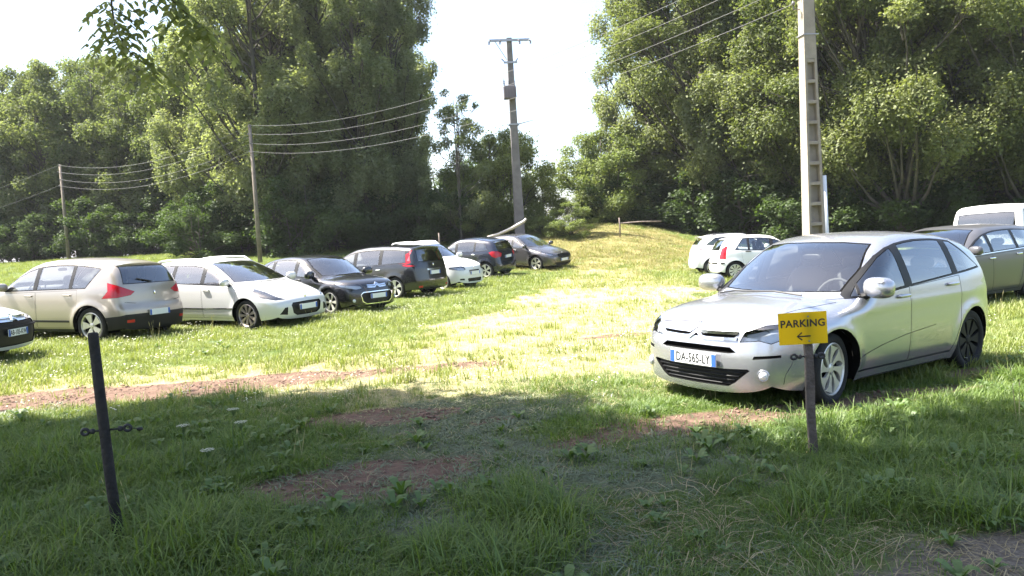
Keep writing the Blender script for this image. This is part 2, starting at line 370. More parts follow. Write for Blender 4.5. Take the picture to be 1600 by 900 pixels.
for i, (px, Y, p, h) in enumerate([(-40, 68, 'wood2', 17), (45, 69, 'wood', 17), (130, 68, 'wood2', 17), (210, 69, 'wood', 17.5), (285, 67, 'wood2', 17)]):
    plant('deciduous_tree', p, px, Y, h, 'tree deep in the left wood, %s from the left among the back crowns' % nth(i), 'tree', LW2)
for i, (px, Y, p, h, w) in enumerate([(362, 51, 'ash', 17.5, 1), (432, 47, 'ash', 20, 1.05), (510, 49, 'ash', 21, 1.05), (578, 47, 'ash2', 21, 1), (632, 49, 'ash2', 20.5, .85)]):
    plant('ash_tree', p, px, Y, h, 'tall pale green ash, %s from the left in the centre stand of trees' % ordn[i].replace('leftmost', 'first'), 'tree', CT, w)
for i, (px, Y, p, h) in enumerate([(400, 58, 'wood2', 19), (475, 59, 'ash', 20), (545, 57, 'wood', 19), (610, 58, 'ash2', 20)]):
    plant('ash_tree', p, px, Y, h, 'tree behind the tall ashes of the centre stand, %s from the left' % nth(i), 'tree', CT2)
plant('young_tree', 'thin', 722, 45, 9.2, 'slender airy young tree left of the transformer pole', 'tree', None)
plant('deciduous_tree', 'ash', 1052, 52, 20, 'tall tree with bright left flank, first right of the sky gap', 'tree', RT, .95)
for i, (px, Y, p, h) in enumerate([(1118, 48, 'oak', 19), (1195, 46, 'ash', 19), (1270, 43, 'oak2', 17.5), (1350, 41, 'oak', 17), (1440, 38, 'oak2', 16.5), (1530, 40, 'oak', 16.5), (1625, 38, 'oak2', 16)]):
    plant('oak_tree' if 'oak' in p else 'deciduous_tree', p, px, Y, h, 'leafy tree, %s right of the sky gap in the right belt of trees' % ordn[i+1], 'tree', RT)
for i, (px, Y, p, h) in enumerate([(1095, 60, 'wood2', 19), (1165, 58, 'wood', 19), (1310, 50, 'wood2', 17), (1400, 49, 'wood', 17), (1500, 50, 'wood2', 17), (1590, 49, 'wood', 17)]):
    plant('deciduous_tree', p, px, Y, h, 'tree behind the front row of the right belt, %s from the left' % nth(i), 'tree', RT2)
plant('tall_shrub', 'bush', 800, 48.5, 6.4, 'round green shrub as tall as a small tree right behind the transformer pole', 'shrub', None, 1.0)
plant('tall_shrub', 'bush2', 852, 50, 4.2, 'green shrub just right of the transformer pole', 'shrub', None, 1.0)
plant('tall_shrub', 'bush2', 742, 46, 3.4, 'low yellowish shrub behind the dark blue hatchback', 'shrub', None)
plant('tall_shrub', 'bush', 968, 51, 6.4, 'bushy shrub at the foot of the tall tree right of the sky gap', 'shrub', None)
plant('elder_bush', 'bush2', 893, 42.5, 2.0, 'small bright bush on top of the grassy mound', 'shrub', None, 1.5)
plant('elder_bush', 'bush', 850, 44.5, 1.2, 'low pale bush on the mound beside the transformer pole', 'shrub', None, 1.5)
for k, (a, b, st) in enumerate([(-70, 730, 44), (955, 1640, 42)]):
    row = (lambda px: 55.5) if k == 0 else (lambda px: np.interp(px, [950, 1080, 1200, 1640], [51, 49.5, 41.5, 36.5]))
    for j, px in enumerate(range(a, b, st)):
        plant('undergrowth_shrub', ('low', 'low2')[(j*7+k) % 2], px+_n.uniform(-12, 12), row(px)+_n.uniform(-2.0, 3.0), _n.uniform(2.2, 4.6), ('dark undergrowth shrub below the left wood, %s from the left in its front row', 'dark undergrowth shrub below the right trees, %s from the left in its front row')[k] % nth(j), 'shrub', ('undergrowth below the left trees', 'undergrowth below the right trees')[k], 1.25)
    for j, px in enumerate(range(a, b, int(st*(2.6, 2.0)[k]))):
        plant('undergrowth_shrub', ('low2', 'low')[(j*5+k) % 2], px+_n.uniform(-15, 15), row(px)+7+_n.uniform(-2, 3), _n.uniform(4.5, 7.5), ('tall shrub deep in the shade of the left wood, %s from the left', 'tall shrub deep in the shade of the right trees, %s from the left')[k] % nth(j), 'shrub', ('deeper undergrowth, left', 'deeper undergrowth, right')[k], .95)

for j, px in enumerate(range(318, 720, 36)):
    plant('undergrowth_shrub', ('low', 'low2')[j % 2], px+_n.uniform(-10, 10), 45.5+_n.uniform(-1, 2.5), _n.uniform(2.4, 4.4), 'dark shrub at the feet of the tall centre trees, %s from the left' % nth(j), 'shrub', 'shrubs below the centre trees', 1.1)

# ---- the ashes beside the camera that shade the gateway; their trunks stand outside the picture
def ash_spray(g, twig, nleaf, droop, parent, tint0=0.3):
    """twig polyline with compound ash leaves hanging from it"""
    tw = [Vector(p) for p in twig]; MB().tube(tw, [.011-.008*i/(len(tw)-1) for i in range(len(tw))], 6).build('twig', BARK, parent, True)
    V = []; T = []; ti = []
    for i in range(nleaf):
        u = (i+.5)/nleaf; f = (.12+.88*u)*(len(tw)-1.001); j = int(f); o = tw[j].lerp(tw[j+1], f-j)
        a = i*2.4+g.uniform(-.5, .5); d = Vector((math.cos(a), math.sin(a), g.uniform(-.5, .25))).normalized(); L = g.uniform(.24, .34); np_ = int(g.integers(4, 6))
        pts = [o+d*(L*t)+Vector((0, 0, -droop*L*t*t)) for t in np.linspace(0, 1, np_+2)]; tn = g.uniform(0, 1)
        side = d.cross(Vector((0, 0, 1))).normalized()
        def leaflet(p, dr, nm, l):
            n0 = len(V); w = dr.cross(nm).normalized()*l*.23
            V.extend([p, p+dr*l*.35+w, p+dr*l*.75+w*.7, p+dr*l, p+dr*l*.75-w*.7, p+dr*l*.35-w]); T.append(tuple(range(n0, n0+6))); ti.extend([tn]*6)
        for kx in range(1, np_+1):
            p = pts[kx]; fw = (pts[kx+1]-pts[kx-1]).normalized(); 
            for sg in (1, -1):
                dr = (fw*.55+side*sg*.8+Vector((0, 0, g.uniform(-.55, -.05)))).normalized(); leaflet(p, dr, (Vector((0, 0, 1))+Vector(g.normal(size=3))*.35).normalized(), g.uniform(.07, .10))
        leaflet(pts[-1], (pts[-1]-pts[-2]).normalized(), Vector((0, 0, 1)), .08)
        n0 = len(V)
        for kx in range(len(pts)-1):
            n0 = len(V); e = Vector((0, 0, .0025)); V.extend([pts[kx]-e, pts[kx+1]-e, pts[kx+1]+e, pts[kx]+e]); T.append((n0, n0+1, n0+2, n0+3)); ti.extend([tn]*4)
    me = bpy.data.meshes.new('leaf_spray'); me.from_pydata([tuple(v) for v in V], [], T)
    at = me.attributes.new('tint', 'FLOAT', 'POINT'); at.data.foreach_set('value', np.asarray(ti, dtype=np.float32)); me.materials.append(LEAF_ASH); tag(link('leaf_spray', me, parent), kind='stuff')
def shade_tree(seed, foot, H, boxes, nleaf, label, sprays=()):
    g = np.random.default_rng(seed); r = empty('ash_tree', (foot[0], foot[1], float(ground(*foot))-.1)); tag(r, label, 'tree'); o = np.array(r.location)
    tb = MB(); tp = [np.array([.25*math.sin(z*.4), .2*math.cos(z*.5), z]) for z in np.linspace(0, H, 8)]; tb.tube(tp, [.34-.035*i for i in range(8)], 10)
    cens, rads = [], []
    for (c, h, n) in boxes:
        for _ in range(n):
            q = np.array(c)+np.array([-.3, -.7, 0])+g.uniform(-1, 1, 3)*np.array(h)
            d = math.hypot(q[0], q[1]); 
            if q[1] > .3 and abs(q[0]) < q[1]*.95 and q[2]-1.25 < 1.5+d*.36: q[2] = 1.5+d*.36+1.25
            rq = g.uniform(.7, 1.15); cens.append(q-o); rads.append(rq)
            A = tp[int(g.integers(3, 7))]; M = (A+q-o)/2+np.array([0, 0, .8]); tb.tube([A, A*.5+M*.5, M, M*.4+(q-o)*.6, q-o], [.10, .085, .06, .04, .012], 5, False)
    for (limb, tw, n, dr) in sprays: tb.tube([tp[4]]+[np.array(p)-o for p in limb], [.09, .05, .025, .012][:len(limb)+1], 5, False)
    tb.build('trunk', BARK, r, True)
    cens, rads = np.array(cens), np.array(rads); V, T, ti = leaves(g, cens, rads, np.maximum(10, nleaf*rads**2/np.sum(rads**2)).astype(int), .24, .7)
    link('crown', fast_mesh('crown', V, T, LEAF_ASH, ti), r)
    for (limb, tw, n, dr) in sprays: ash_spray(g, [np.array(p)-o for p in tw], n, dr, r)
shade_tree(31, (-11.5, 4.4), 9.5, [((-9.0, 8.0, 8.0), (3.2, 1.5, 1.2), 15), ((-6.7, 8.2, 8.0), (1.5, 1.2, .9), 9), ((-7.4, 5.8, 7.6), (2.6, 1.9, 1.3), 14), ((-5.2, 5.6, 7.2), (1.6, 1.8, 1.2), 5)], 50000,
    'ash overhanging the gateway from the left, its leafy twigs hanging at top left',
    [(((-6.6, 6.4, 7.0), (-3.9, 6.7, 5.4), (-3.25, 6.8, 4.0)), ((-3.25, 6.8, 4.0), (-3.27, 6.8, 3.70), (-3.25, 6.79, 3.50), (-3.14, 6.78, 3.30), (-2.88, 6.77, 3.08)), 38, .8),
     (((-6.2, 6.6, 6.8), (-3.4, 6.8, 5.2), (-2.95, 6.85, 4.05)), ((-2.95, 6.85, 4.05), (-2.84, 6.85, 3.80), (-2.62, 6.84, 3.58), (-2.40, 6.84, 3.38)), 38, 1.0)])
shade_tree(32, (-5.2, -2.2), 9.0, [((-2.4, 5.0, 7.2), (1.9, 1.6, .9), 9), ((-2.0, 2.6, 6.8), (2.4, 1.6, 1.2), 11), ((.2, 4.0, 7.0), (1.4, 1.5, 1.0), 9), ((-4.6, 3.0, 6.8), (1.6, 2.2, 1.2), 9)], 50000, 'ash just behind the camera with its crown above the gateway')

# ================================================================ cars
def table(pts, sig, lo, hi, step=0.01):
    pts = sorted(pts); xs = np.arange(lo-.6, hi+.6, step)
    ys = np.interp(xs, [p[0] for p in pts], [p[1] for p in pts])
    # keep the end slopes so that the ends stay straight
    for (a, b, m) in ((pts[0], pts[1], xs < pts[0][0]), (pts[-1], pts[-2], xs > pts[-1][0])):
        ys[m] = a[1]+(xs[m]-a[0])*(b[1]-a[1])/(b[0]-a[0]+1e-9)
    k = int(3*sig/step)
    if k > 0:
        g = np.exp(-.5*(np.arange(-k, k+1)*step/sig)**2); g /= g.sum()
        yp = np.concatenate([ys[0]+(np.arange(-k, 0))*(ys[1]-ys[0]), ys, ys[-1]+(np.arange(1, k+1))*(ys[-1]-ys[-2])])
        ys = np.convolve(yp, g, 'valid')
    return xs, ys, np.gradient(ys, step)
def smax(a, b, k):
    h = np.maximum(k-np.abs(a-b), 0)/k
    return np.maximum(a, b)+h*h*k*.25
class Shape:
    def __init__(s, c):
        s.c = c; s.xf = c['wb']/2+c['foh']; s.xr = -c['wb']/2-c['roh']; s.hw = c['W']/2; s.H = c['H']; s.zb = c.get('zb', .2)
        s.T = table(c['top'], c.get('tsig', .05), s.xr, s.xf)
        s.F = table(c['front'], .035, 0, s.H); s.Rr = table(c['rear'], c.get('rsig', .035), 0, s.H)
        s.S = table(c['sec'], .03, 0, s.H); s.P = table(c['plan'], .09, s.xr, s.xf)
        s.Ra = c['r']+c.get('gap', .055); s.ax = c['wb']/2; s.zw = c['r']
    def f(s, P):
        c = s.c; x, y, z = P[:, 0], np.abs(P[:, 1]), P[:, 2]; q = y/s.hw
        ins = np.interp(z, s.S[0], s.S[1]); pl = np.interp(x, s.P[0], s.P[1])
        fl = 0
        for xc in (s.ax, -s.ax):
            rho = np.hypot(x-xc, z-s.zw)
            fl = fl+c.get('flare', .018)*np.exp(-((rho-s.Ra)/.075)**2)*np.clip((z-.1)/.2, 0, 1)
        cr = 0
        for (z0, z1, d, w) in c.get('crease', []):     # shoulder line from rear z0 to front z1
            zl = np.interp(x, [s.xr, s.xf], [z0, z1]); t = (z-zl)/w
            cr = cr+d*np.exp(-t*t)*np.sign(1)
        fs = (y-(s.hw-ins-pl+fl+cr))
        bow = c.get('bow', .2)*np.clip((x+.3)/.5, 0, 1)
        xs = x+bow*q*q
        t = np.interp(xs, s.T[0], s.T[1])-c.get('crown', .07)*q*q-c.get('crown4', .02)*q**6
        tx = np.clip(np.interp(xs, s.T[0], s.T[2]), -2, 2)
        ft = (z-t)/np.sqrt(1+tx*tx)
        a, b = c.get('fcurve', (.12, .20)); fx = s.xf+np.interp(z, s.F[0], s.F[1])-a*q*q-b*q**6
        fz = np.clip(np.interp(z, s.F[0], s.F[2]), -2, 2); dq = (2*a*q+6*b*q**5)/s.hw
        ff = (x-fx)/np.sqrt(1+fz*fz+np.minimum(dq, 1.5)**2)
        a, b = c.get('rcurve', (.07, .14)); rx = s.xr+np.interp(z, s.Rr[0], s.Rr[1])+a*q*q+b*q**6
        rz = np.clip(np.interp(z, s.Rr[0], s.Rr[2]), -2, 2); dq = (2*a*q+6*b*q**5)/s.hw
        fr = (rx-x)/np.sqrt(1+rz*rz+np.minimum(dq, 1.5)**2)
        f = smax(fs, ft, c.get('kst', .11)); f = smax(f, ff, c.get('kf', .10)); f = smax(f, fr, c.get('kr', .09))
        return f
    def cast(s, O, D, tmax=3.2, n=70):
        """first crossing from inside to outside along rays"""
        lo = np.zeros(len(O)); hi = np.full(len(O), tmax); done = np.zeros(len(O), bool); ts = np.linspace(0, tmax, n)
        for i in range(1, n):
            v = s.f(O+D*ts[i]) > 0; new = v & ~done
            lo[new] = ts[i-1]; hi[new] = ts[i]; done |= v
            if done.all(): break
        for _ in range(18):
            m = (lo+hi)/2; v = s.f(O+D*m[:, None]) > 0
            hi = np.where(v, m, hi); lo = np.where(v, lo, m)
        return O+D*((lo+hi)/2)[:, None]
    def grad(s, P):
        e = 2e-3; g = np.stack([s.f(P+np.eye(3)[i]*e)-s.f(P-np.eye(3)[i]*e) for i in range(3)], 1)
        return g/np.maximum(np.linalg.norm(g, axis=1, keepdims=True), 1e-9)
    def hit(s, kind, a, b):
        """outer surface point seen from side / front / rear / top"""
        if kind == 's': o, d = (a, 1.6, b), (0, -1, 0)
        elif kind == 'f': o, d = (s.xf+.6, a, b), (-1, 0, 0)
        elif kind == 'r': o, d = (s.xr-.6, a, b), (1, 0, 0)
        else: o, d = (a, b, 2.8), (0, 0, -1)
        o = np.array(o, float); d = np.array(d, float); ts = np.linspace(0, 3.2, 640)
        v = s.f(o+ts[:, None]*d) < 0
        if not v.any(): return o+d*1.0
        i = int(np.argmax(v)); lo, hi = ts[max(i-1, 0)], ts[i]
        for _ in range(16):
            m = (lo+hi)/2
            if s.f((o+d*m)[None])[0] < 0: hi = m
            else: lo = m
        return o+d*hi
    def Tc(s, x): return np.interp(x, s.T[0], s.T[1])

r2 = math.sqrt(.5)
PROJ = {'side': (Vector((1, 0, 0)), Vector((0, 1, 0))), 'front': (Vector((0, 1, 0)), Vector((1, 0, 0))), 'rear': (Vector((0, 1, 0)), Vector((-1, 0, 0))),
        'oblF': (Vector((-r2, r2, 0)), Vector((r2, r2, 0))), 'oblR': (Vector((r2, r2, 0)), Vector((-r2, r2, 0)))}
VZ = Vector((0, 0, 1))
def inpoly(p, poly):
    x, y = p; c = False; j = len(poly)-1
    for i in range(len(poly)):
        xi, yi = poly[i]; xj, yj = poly[j]
        if (yi > y) != (yj > y) and x < (xj-xi)*(y-yi)/(yj-yi)+xi: c = not c
        j = i
    return c
def cut(bm, lay, pid, proj, poly, ok, over=(0,)):
    U, D = PROJ[proj]
    us = [p[0] for p in poly]; vs_ = [p[1] for p in poly]; b = (min(us)-.03, max(us)+.03, min(vs_)-.03, max(vs_)+.03)
    def box2(f):
        a = [v.co.dot(U) for v in f.verts]; z = [v.co.z for v in f.verts]; return min(a), max(a), min(z), max(z)
    def touch(f, b):
        q = box2(f); return not (q[1] < b[0] or q[0] > b[1] or q[3] < b[2] or q[2] > b[3])
    fs = [f for f in bm.faces if f.normal.dot(D) > .12 and ok(f.calc_center_median(), f.normal) and touch(f, b)]
    n = len(poly)
    for i in range(n):
        p, q = poly[i], poly[(i+1) % n]
        du, dv = q[0]-p[0], q[1]-p[1]; l = math.hypot(du, dv)
        if l < 1e-5: continue
        no = (U*(-dv)+VZ*du)/l; co = U*p[0]+VZ*p[1]
        sb = (min(p[0], q[0])-.012, max(p[0], q[0])+.012, min(p[1], q[1])-.012, max(p[1], q[1])+.012)
        near = [f for f in fs if touch(f, sb)]
        if not near: continue
        near_s = set(near); rest = [f for f in fs if f not in near_s]
        geom = list({e for f in near for e in f.edges})+list({v for f in near for v in f.verts})+near
        res = bmesh.ops.bisect_plane(bm, geom=geom, dist=1e-4, plane_co=co, plane_no=no)
        got = [g for g in res['geom'] if isinstance(g, bmesh.types.BMFace)]
        fs = rest+got
    for f in fs:
        if f.is_valid and f[lay] in over:
            c = f.calc_center_median()
            if inpoly((c.dot(U), c.z), poly): f[lay] = pid
def clipx(poly, x0, x1):
    for (a, sgn) in ((x0, 1), (x1, -1)):
        out = []
        for i in range(len(poly)):
            p, q = poly[i-1], poly[i]; dp, dq = sgn*(p[0]-a), sgn*(q[0]-a)
            if (dp >= 0) != (dq >= 0):
                t = dp/(dp-dq); out.append((a, p[1]+(q[1]-p[1])*t))
            if dq >= 0: out.append(q)
        poly = out
        if not poly: return []
    return poly

BLACK = pmat('black_plastic', (.010, .010, .011), .5, spec=.3)
GAP = pmat('shut_line', (.004, .004, .004), .95, spec=.08)
WELL = pmat('brake_shadow_grey', (.006, .006, .007), .9, spec=.1)
RUB = pmat('tyre_rubber', (.011, .011, .011), .9, bump=(60, .3))
LINING = pmat('cabin_lining', (.07, .07, .072), .9)
SEATM = pmat('seat_fabric', (.08, .08, .085), .95)
CHROME = pmat('chrome', (.75, .76, .78), .12, 1.0)
ALLOY = pmat('alloy_rim', (.62, .60, .55), .35, .55)
STEEL = pmat('dark_rim', (.008, .008, .009), .6, 0, spec=.25)
PLATE = pmat('plate_white', (.72, .73, .72), .4)
PBLUE = pmat('plate_blue', (.03, .10, .42), .4)
INK = pmat('plate_ink', (.012, .012, .014), .5)
REDL = pmat('red_lamp', (.42, .004, .012), .2, 0, .35)
REDP = pmat('pale_red_lamp', (.62, .10, .12), .15, 0, 1.0)
LAMPIN = pmat('lamp_reflector', (.72, .73, .75), .4, .1)
LAMPDK = pmat('lamp_bowl', (.06, .06, .065), .25, .5)
GLASS = glass_mat('car_glass', (.90, .94, .92))
GLASSD = glass_mat('car_glass_dark', (.40, .44, .44))
LENS = glass_mat('lamp_lens', (.9, .92, .94), 1.45)
WHITE = pmat('white_trim', (.78, .78, .78), .5)

def wheel_meshes(r, w, style):
    n, frac, swirl, mat = style
    Rr = r*.735; t = MB()
    t.lathe([(Rr, -w*.46), (r*.90, -w*.5), (r*.975, -w*.43), (r, -w*.30), (r, w*.30), (r*.975, w*.43), (r*.90, w*.5), (Rr*1.03, w*.47), (Rr, w*.40)], 40)
    tm = t.mesh('tyre', RUB, True)
    a = MB()
    a.lathe([(Rr*1.01, w*.44), (Rr*.965, w*.47), (Rr*.92, w*.40), (Rr*.90, w*.1)], 40)
    nb = len(a.f)
    K = 7
    for i in range(n):
        q0 = 2*math.pi*i/n; V = []; Fc = []
        for k in range(K+1):
            u = k/K; rr = Rr*(.20+.74*u); hwid = math.pi/n*(frac[0]*(1-u)**2+frac[1]*2*u*(1-u)+frac[2]*u*u); c = q0+swirl*u
            h = w*(.36+.05*u)
            for (sg, hh) in ((-1, h-.02), (-1, h), (1, h), (1, h-.02)):
                q = c+sg*hwid; V.append((rr*math.cos(q), hh, rr*math.sin(q)))
        for k in range(K):
            for j in range(3): Fc.append((k*4+j, k*4+j+1, k*4+5+j, k*4+4+j))
        a.add(V, Fc)
    a.lathe([(0.0005, w*.42), (r*.10, w*.41), (r*.16, w*.37), (r*.17, w*.30)], 20)
    na = len(a.f)
    a.lathe([(Rr*.91, w*.14), (Rr*.5, w*.10), (.001, w*.12)], 24)
    for j in range(5):
        q = 2*math.pi*j/5+.3; a.lathe([(.004, w*.392), (.008, w*.39)], 6, c=(r*.115*math.cos(q), .003, r*.115*math.sin(q)))
    me = bpy.data.meshes.new('rim'); me.from_pydata([tuple(p) for p in a.v], [], a.f)
    finish(me, mats=[mat, WELL], fmat=[0]*na+[1]*(len(a.f)-na))
    return tm, me

def build_car(name, c, loc, heading, paint, label, group, res=.06, tilt=(0, 0)):
    s = Shape(c); root = empty(name, loc, R_(heading)); tag(root, label, 'car' if not c.get('van') else 'van', group)
    root.rotation_euler = (R_(tilt[0]), R_(tilt[1]), R_(heading))
    xf, xr, hw, H, zb = s.xf, s.xr, s.hw, s.H, s.zb
    # ---- half shell as a projected box
    nx, ny, nz = max(2, int((xf-xr)/res)), max(2, int(hw/res)), max(2, int((H-zb)/res))
    X = np.linspace(xr, xf, nx+1); Y = np.linspace(0, hw, ny+1); Z = np.linspace(zb, H, nz+1)
    pts = []; fcs = []
    def grid(A, flip):
        n, m = A.shape[:2]; o = sum(len(p) for p in pts); pts.append(A.reshape(-1, 3))
        for i in range(n-1):
            for j in range(m-1):
                q = (o+i*m+j, o+(i+1)*m+j, o+(i+1)*m+j+1, o+i*m+j+1); fcs.append(q[::-1] if flip else q)
    g = np.stack(np.meshgrid(X, Z, indexing='ij'), -1); grid(np.stack([g[..., 0], np.full_like(g[..., 0], hw), g[..., 1]], -1), True)
    g = np.stack(np.meshgrid(Y, Z, indexing='ij'), -1)
    grid(np.stack([np.full_like(g[..., 0], xf), g[..., 0], g[..., 1]], -1), False)
    grid(np.stack([np.full_like(g[..., 0], xr), g[..., 0], g[..., 1]], -1), True)
    g = np.stack(np.meshgrid(X, Y, indexing='ij'), -1); grid(np.stack([g[..., 0], g[..., 1], np.full_like(g[..., 0], H)], -1), False)
    P = np.concatenate(pts); z0 = .45*H; A = np.stack([np.clip(P[:, 0], xr+.8, xf-.8), np.zeros(len(P)), np.full(len(P), z0)], 1)
    D = P-A; D /= np.linalg.norm(D, axis=1, keepdims=True); P = s.cast(A, D)
    P[np.abs(P[:, 1]) < 1e-6, 1] = 0
    bm = bmesh.new(); vs_ = [bm.verts.new(p) for p in P]
    for q in fcs:
        try: bm.faces.new([vs_[i] for i in q])
        except ValueError: pass
    bmesh.ops.remove_doubles(bm, verts=bm.verts, dist=1e-5)
    bm.normal_update(); lay = bm.faces.layers.int.new('part')
    # ---- regions
    parts = {0: dict(name='body')}; ids = {}
    def region(nm, proj, poly, ok=lambda c, n: True, over=(0,), **kw):
        key = (nm, kw.get('slot', 0))
        if key not in ids: ids[key] = len(parts); parts[ids[key]] = dict(name=nm, **kw)
        cut(bm, lay, ids[key], proj, poly, ok, tuple(ids[(o, 0)] if isinstance(o, str) else o for o in over))
    # wheel arches
    for xc in (s.ax, -s.ax):
        poly = [(xc+s.Ra*math.cos(a), s.zw+s.Ra*math.sin(a)) for a in np.linspace(-.15, math.pi+.15, 19)]+[(xc-s.Ra*1.02, -.2), (xc+s.Ra*1.02, -.2)]
        region('ARCH', 'side', poly, lambda c, n: c.y > .3)
    # glass house
    (bx0, bz0), (bx1, bz1) = c['belt']; belt = lambda x: bz0+(bz1-bz0)*(x-bx0)/(bx1-bx0)
    dt = c.get('dtop', .115); tl = lambda x: float(s.Tc(x+c.get('ashift', .06)))-dt
    xs = np.arange(xf-.4, xr, -.02); xa = next(x for x in xs if tl(x) > belt(x)+.03 and x < c['cowl'][0]+.1)
    rb, rt = c['dlo_r']; samp = [x for x in np.linspace(rt, xa, 12)]
    dlo = [(xa+.02, belt(xa+.02)), (rb, belt(rb))]+[(x, tl(x)) for x in samp]
    okb = lambda q, n: q.y > .3
    gl = [(xa-.03, belt(xa)+.014), (rb+.015, belt(rb)+.014), (rt+.02, tl(rt+.02)-.016)]+[(x-.012, tl(x)-.016) for x in samp[1:-1]]
    k = 0
    for (g0, g1) in c['glass']:
        p = clipx(gl, g1, g0)
        if len(p) > 2: region('side_window', 'side', p, okb, slot=k, mat=c.get('gmat', [GLASS]*4)[k], inset=.006, depth=-.003, pair=True)
        k += 1
    region('window_trim', 'side', dlo, okb, mat=c.get('dlomat', BLACK), pair=True)
    # windscreen, rear window
    cz, wz = c['cowl'][1], c['wtop'][1]; cx = c['cowl'][0]; wx = c['wtop'][0]
    wyb, wyt = c.get('ws', (hw-.13, hw-.30))
    region('windscreen', 'front', [(-.1, cz+.015), (wyb*.5, cz+.013), (wyb, cz+.015), (wyt, wz-.04), (wyt*.55, wz-.018), (-.1, wz-.012)],
           lambda q, n: q.x < cx+.35 and q.x > wx-.5 and q.z > cz-.06, mat=GLASS, inset=.02, depth=-.003)
    rw = c['rwin']
    region('rear_window', 'rear', [(-.1, rw[0]), (rw[2], rw[0]+rw[4] if len(rw) > 4 else rw[0]), (rw[3], rw[1]-.015), (rw[3]*.6, rw[1]), (-.1, rw[1])],
           lambda q, n: q.x < -.3 and q.z > rw[0]-.1, mat=c.get('rgmat', GLASSD), inset=.015, depth=-.003)
    # lamps
    def conv(pl, proj):
        U = PROJ[proj][0]; out = []
        for (kd, a, b) in pl:
            h = s.hit(kd, a, b); out.append((Vector(h).dot(U), h[2]))
        return out
    if 'head' in c: region('headlight', 'oblF', conv(c['head'], 'oblF'), lambda q, n: q.x > .6 and q.y > .1, mat=LENS, inset=.006, depth=-.002, pair=True, lamp=True)
    if 'tail' in c: region('tail_light', 'oblR', conv(c['tail'], 'oblR'), lambda q, n: q.x < -.8 and q.y > .1, mat=c.get('tailmat', REDL), inset=.004, depth=.002, pair=True)
    if 'tail_in' in c: region('tail_light_lens', 'oblR', conv(c['tail_in'], 'oblR'), lambda q, n: q.x < -.8 and q.y > .1, over=(0, 'tail_light'), mat=REDP, pair=True)
    for (nm, pl, mt, dp) in c.get('frontcut', []):
        region(nm, 'front', [(y, z) for y, z in pl], lambda q, n: q.x > .8, mat=mt, inset=.012 if dp else None, depth=dp, pair=pl[0][0] > 0 and min(y for y, z in pl) > 0)
    for (nm, pj, pl, mt) in c.get('trim', []):
        region(nm, pj, pl, (lambda q, n: q.x < xr+.62) if pj == 'rear' else (lambda q, n: q.y > .3), mat=mt, pair=pj == 'side')
    # doors
    for k, pl in enumerate(c['doors']):
        region('door', 'side', pl, okb, slot=k, inset=.005, depth=-.0015, pair=True, paint=True)
    arch = ids[('ARCH', 0)]
    # fold the arch lip inwards before deleting the opening
    bmesh.ops.delete(bm, geom=[f for f in bm.faces if f[lay] == arch], context='FACES')
    lip = [e for e in bm.edges if len(e.link_faces) == 1 and any((e.verts[0].co.x-xc)**2+(e.verts[0].co.z-s.zw)**2 < (s.Ra+.02)**2 and (e.verts[1].co.x-xc)**2+(e.verts[1].co.z-s.zw)**2 < (s.Ra+.02)**2 for xc in (s.ax, -s.ax)) and e.verts[0].co.y > .3]
    ext = bmesh.ops.extrude_edge_only(bm, edges=lip)
    gapid = len(parts); parts[gapid] = dict(name='GAP')
    for e in ext['geom']:
        if isinstance(e, bmesh.types.BMVert): e.co.y -= .07
        if isinstance(e, bmesh.types.BMFace): e[lay] = gapid
    for pid, pr in list(parts.items()):
        if pr.get('inset'):
            fs = [f for f in bm.faces if f[lay] == pid]
            if not fs: continue
            res_ = bmesh.ops.inset_region(bm, faces=fs, thickness=pr['inset'], depth=pr['depth'], use_boundary=False, use_even_offset=True)
            for f in res_['faces']: f[lay] = gapid
    bm.normal_update(); bm.verts.index_update()
    co = np.array([v.co for v in bm.verts]); nor = s.grad(co)
    groups = {}
    for f in bm.faces: groups.setdefault(f[lay], []).append([v.index for v in f.verts])
    bm.free()
    def sub(fl, sgn=1, off=0.0):
        idx = sorted({i for f in fl for i in f}); mp = {j: k for k, j in enumerate(idx)}
        v = co[idx]+nor[idx]*off; n = nor[idx].copy(); fc = [[mp[i] for i in f] for f in fl]
        if sgn < 0: v = v*np.array([1, -1, 1]); n = n*np.array([1, -1, 1]); fc = [f[::-1] for f in fc]
        return v, n, fc
    def both(fl, off=0.0):
        a, b = sub(fl, 1, off), sub(fl, -1, off); k = len(a[0])
        mid = np.abs(a[0][:, 1]) < 1e-5; new = np.cumsum(~mid)-1+k; mp = np.where(mid, np.arange(k), new)
        return np.concatenate([a[0], b[0][~mid]]), np.concatenate([a[1], b[1][~mid]]), a[2]+[[int(mp[i]) for i in f] for f in b[2]]
    paintfaces = list(groups.get(0, [])); body = None; doors = {}
    v, n, fc = both(groups[0]); body = mk('body', v, fc, paint, root, normals=n)
    v, n, fc = both(groups[gapid]); mk('seals', v, fc, GAP, root)
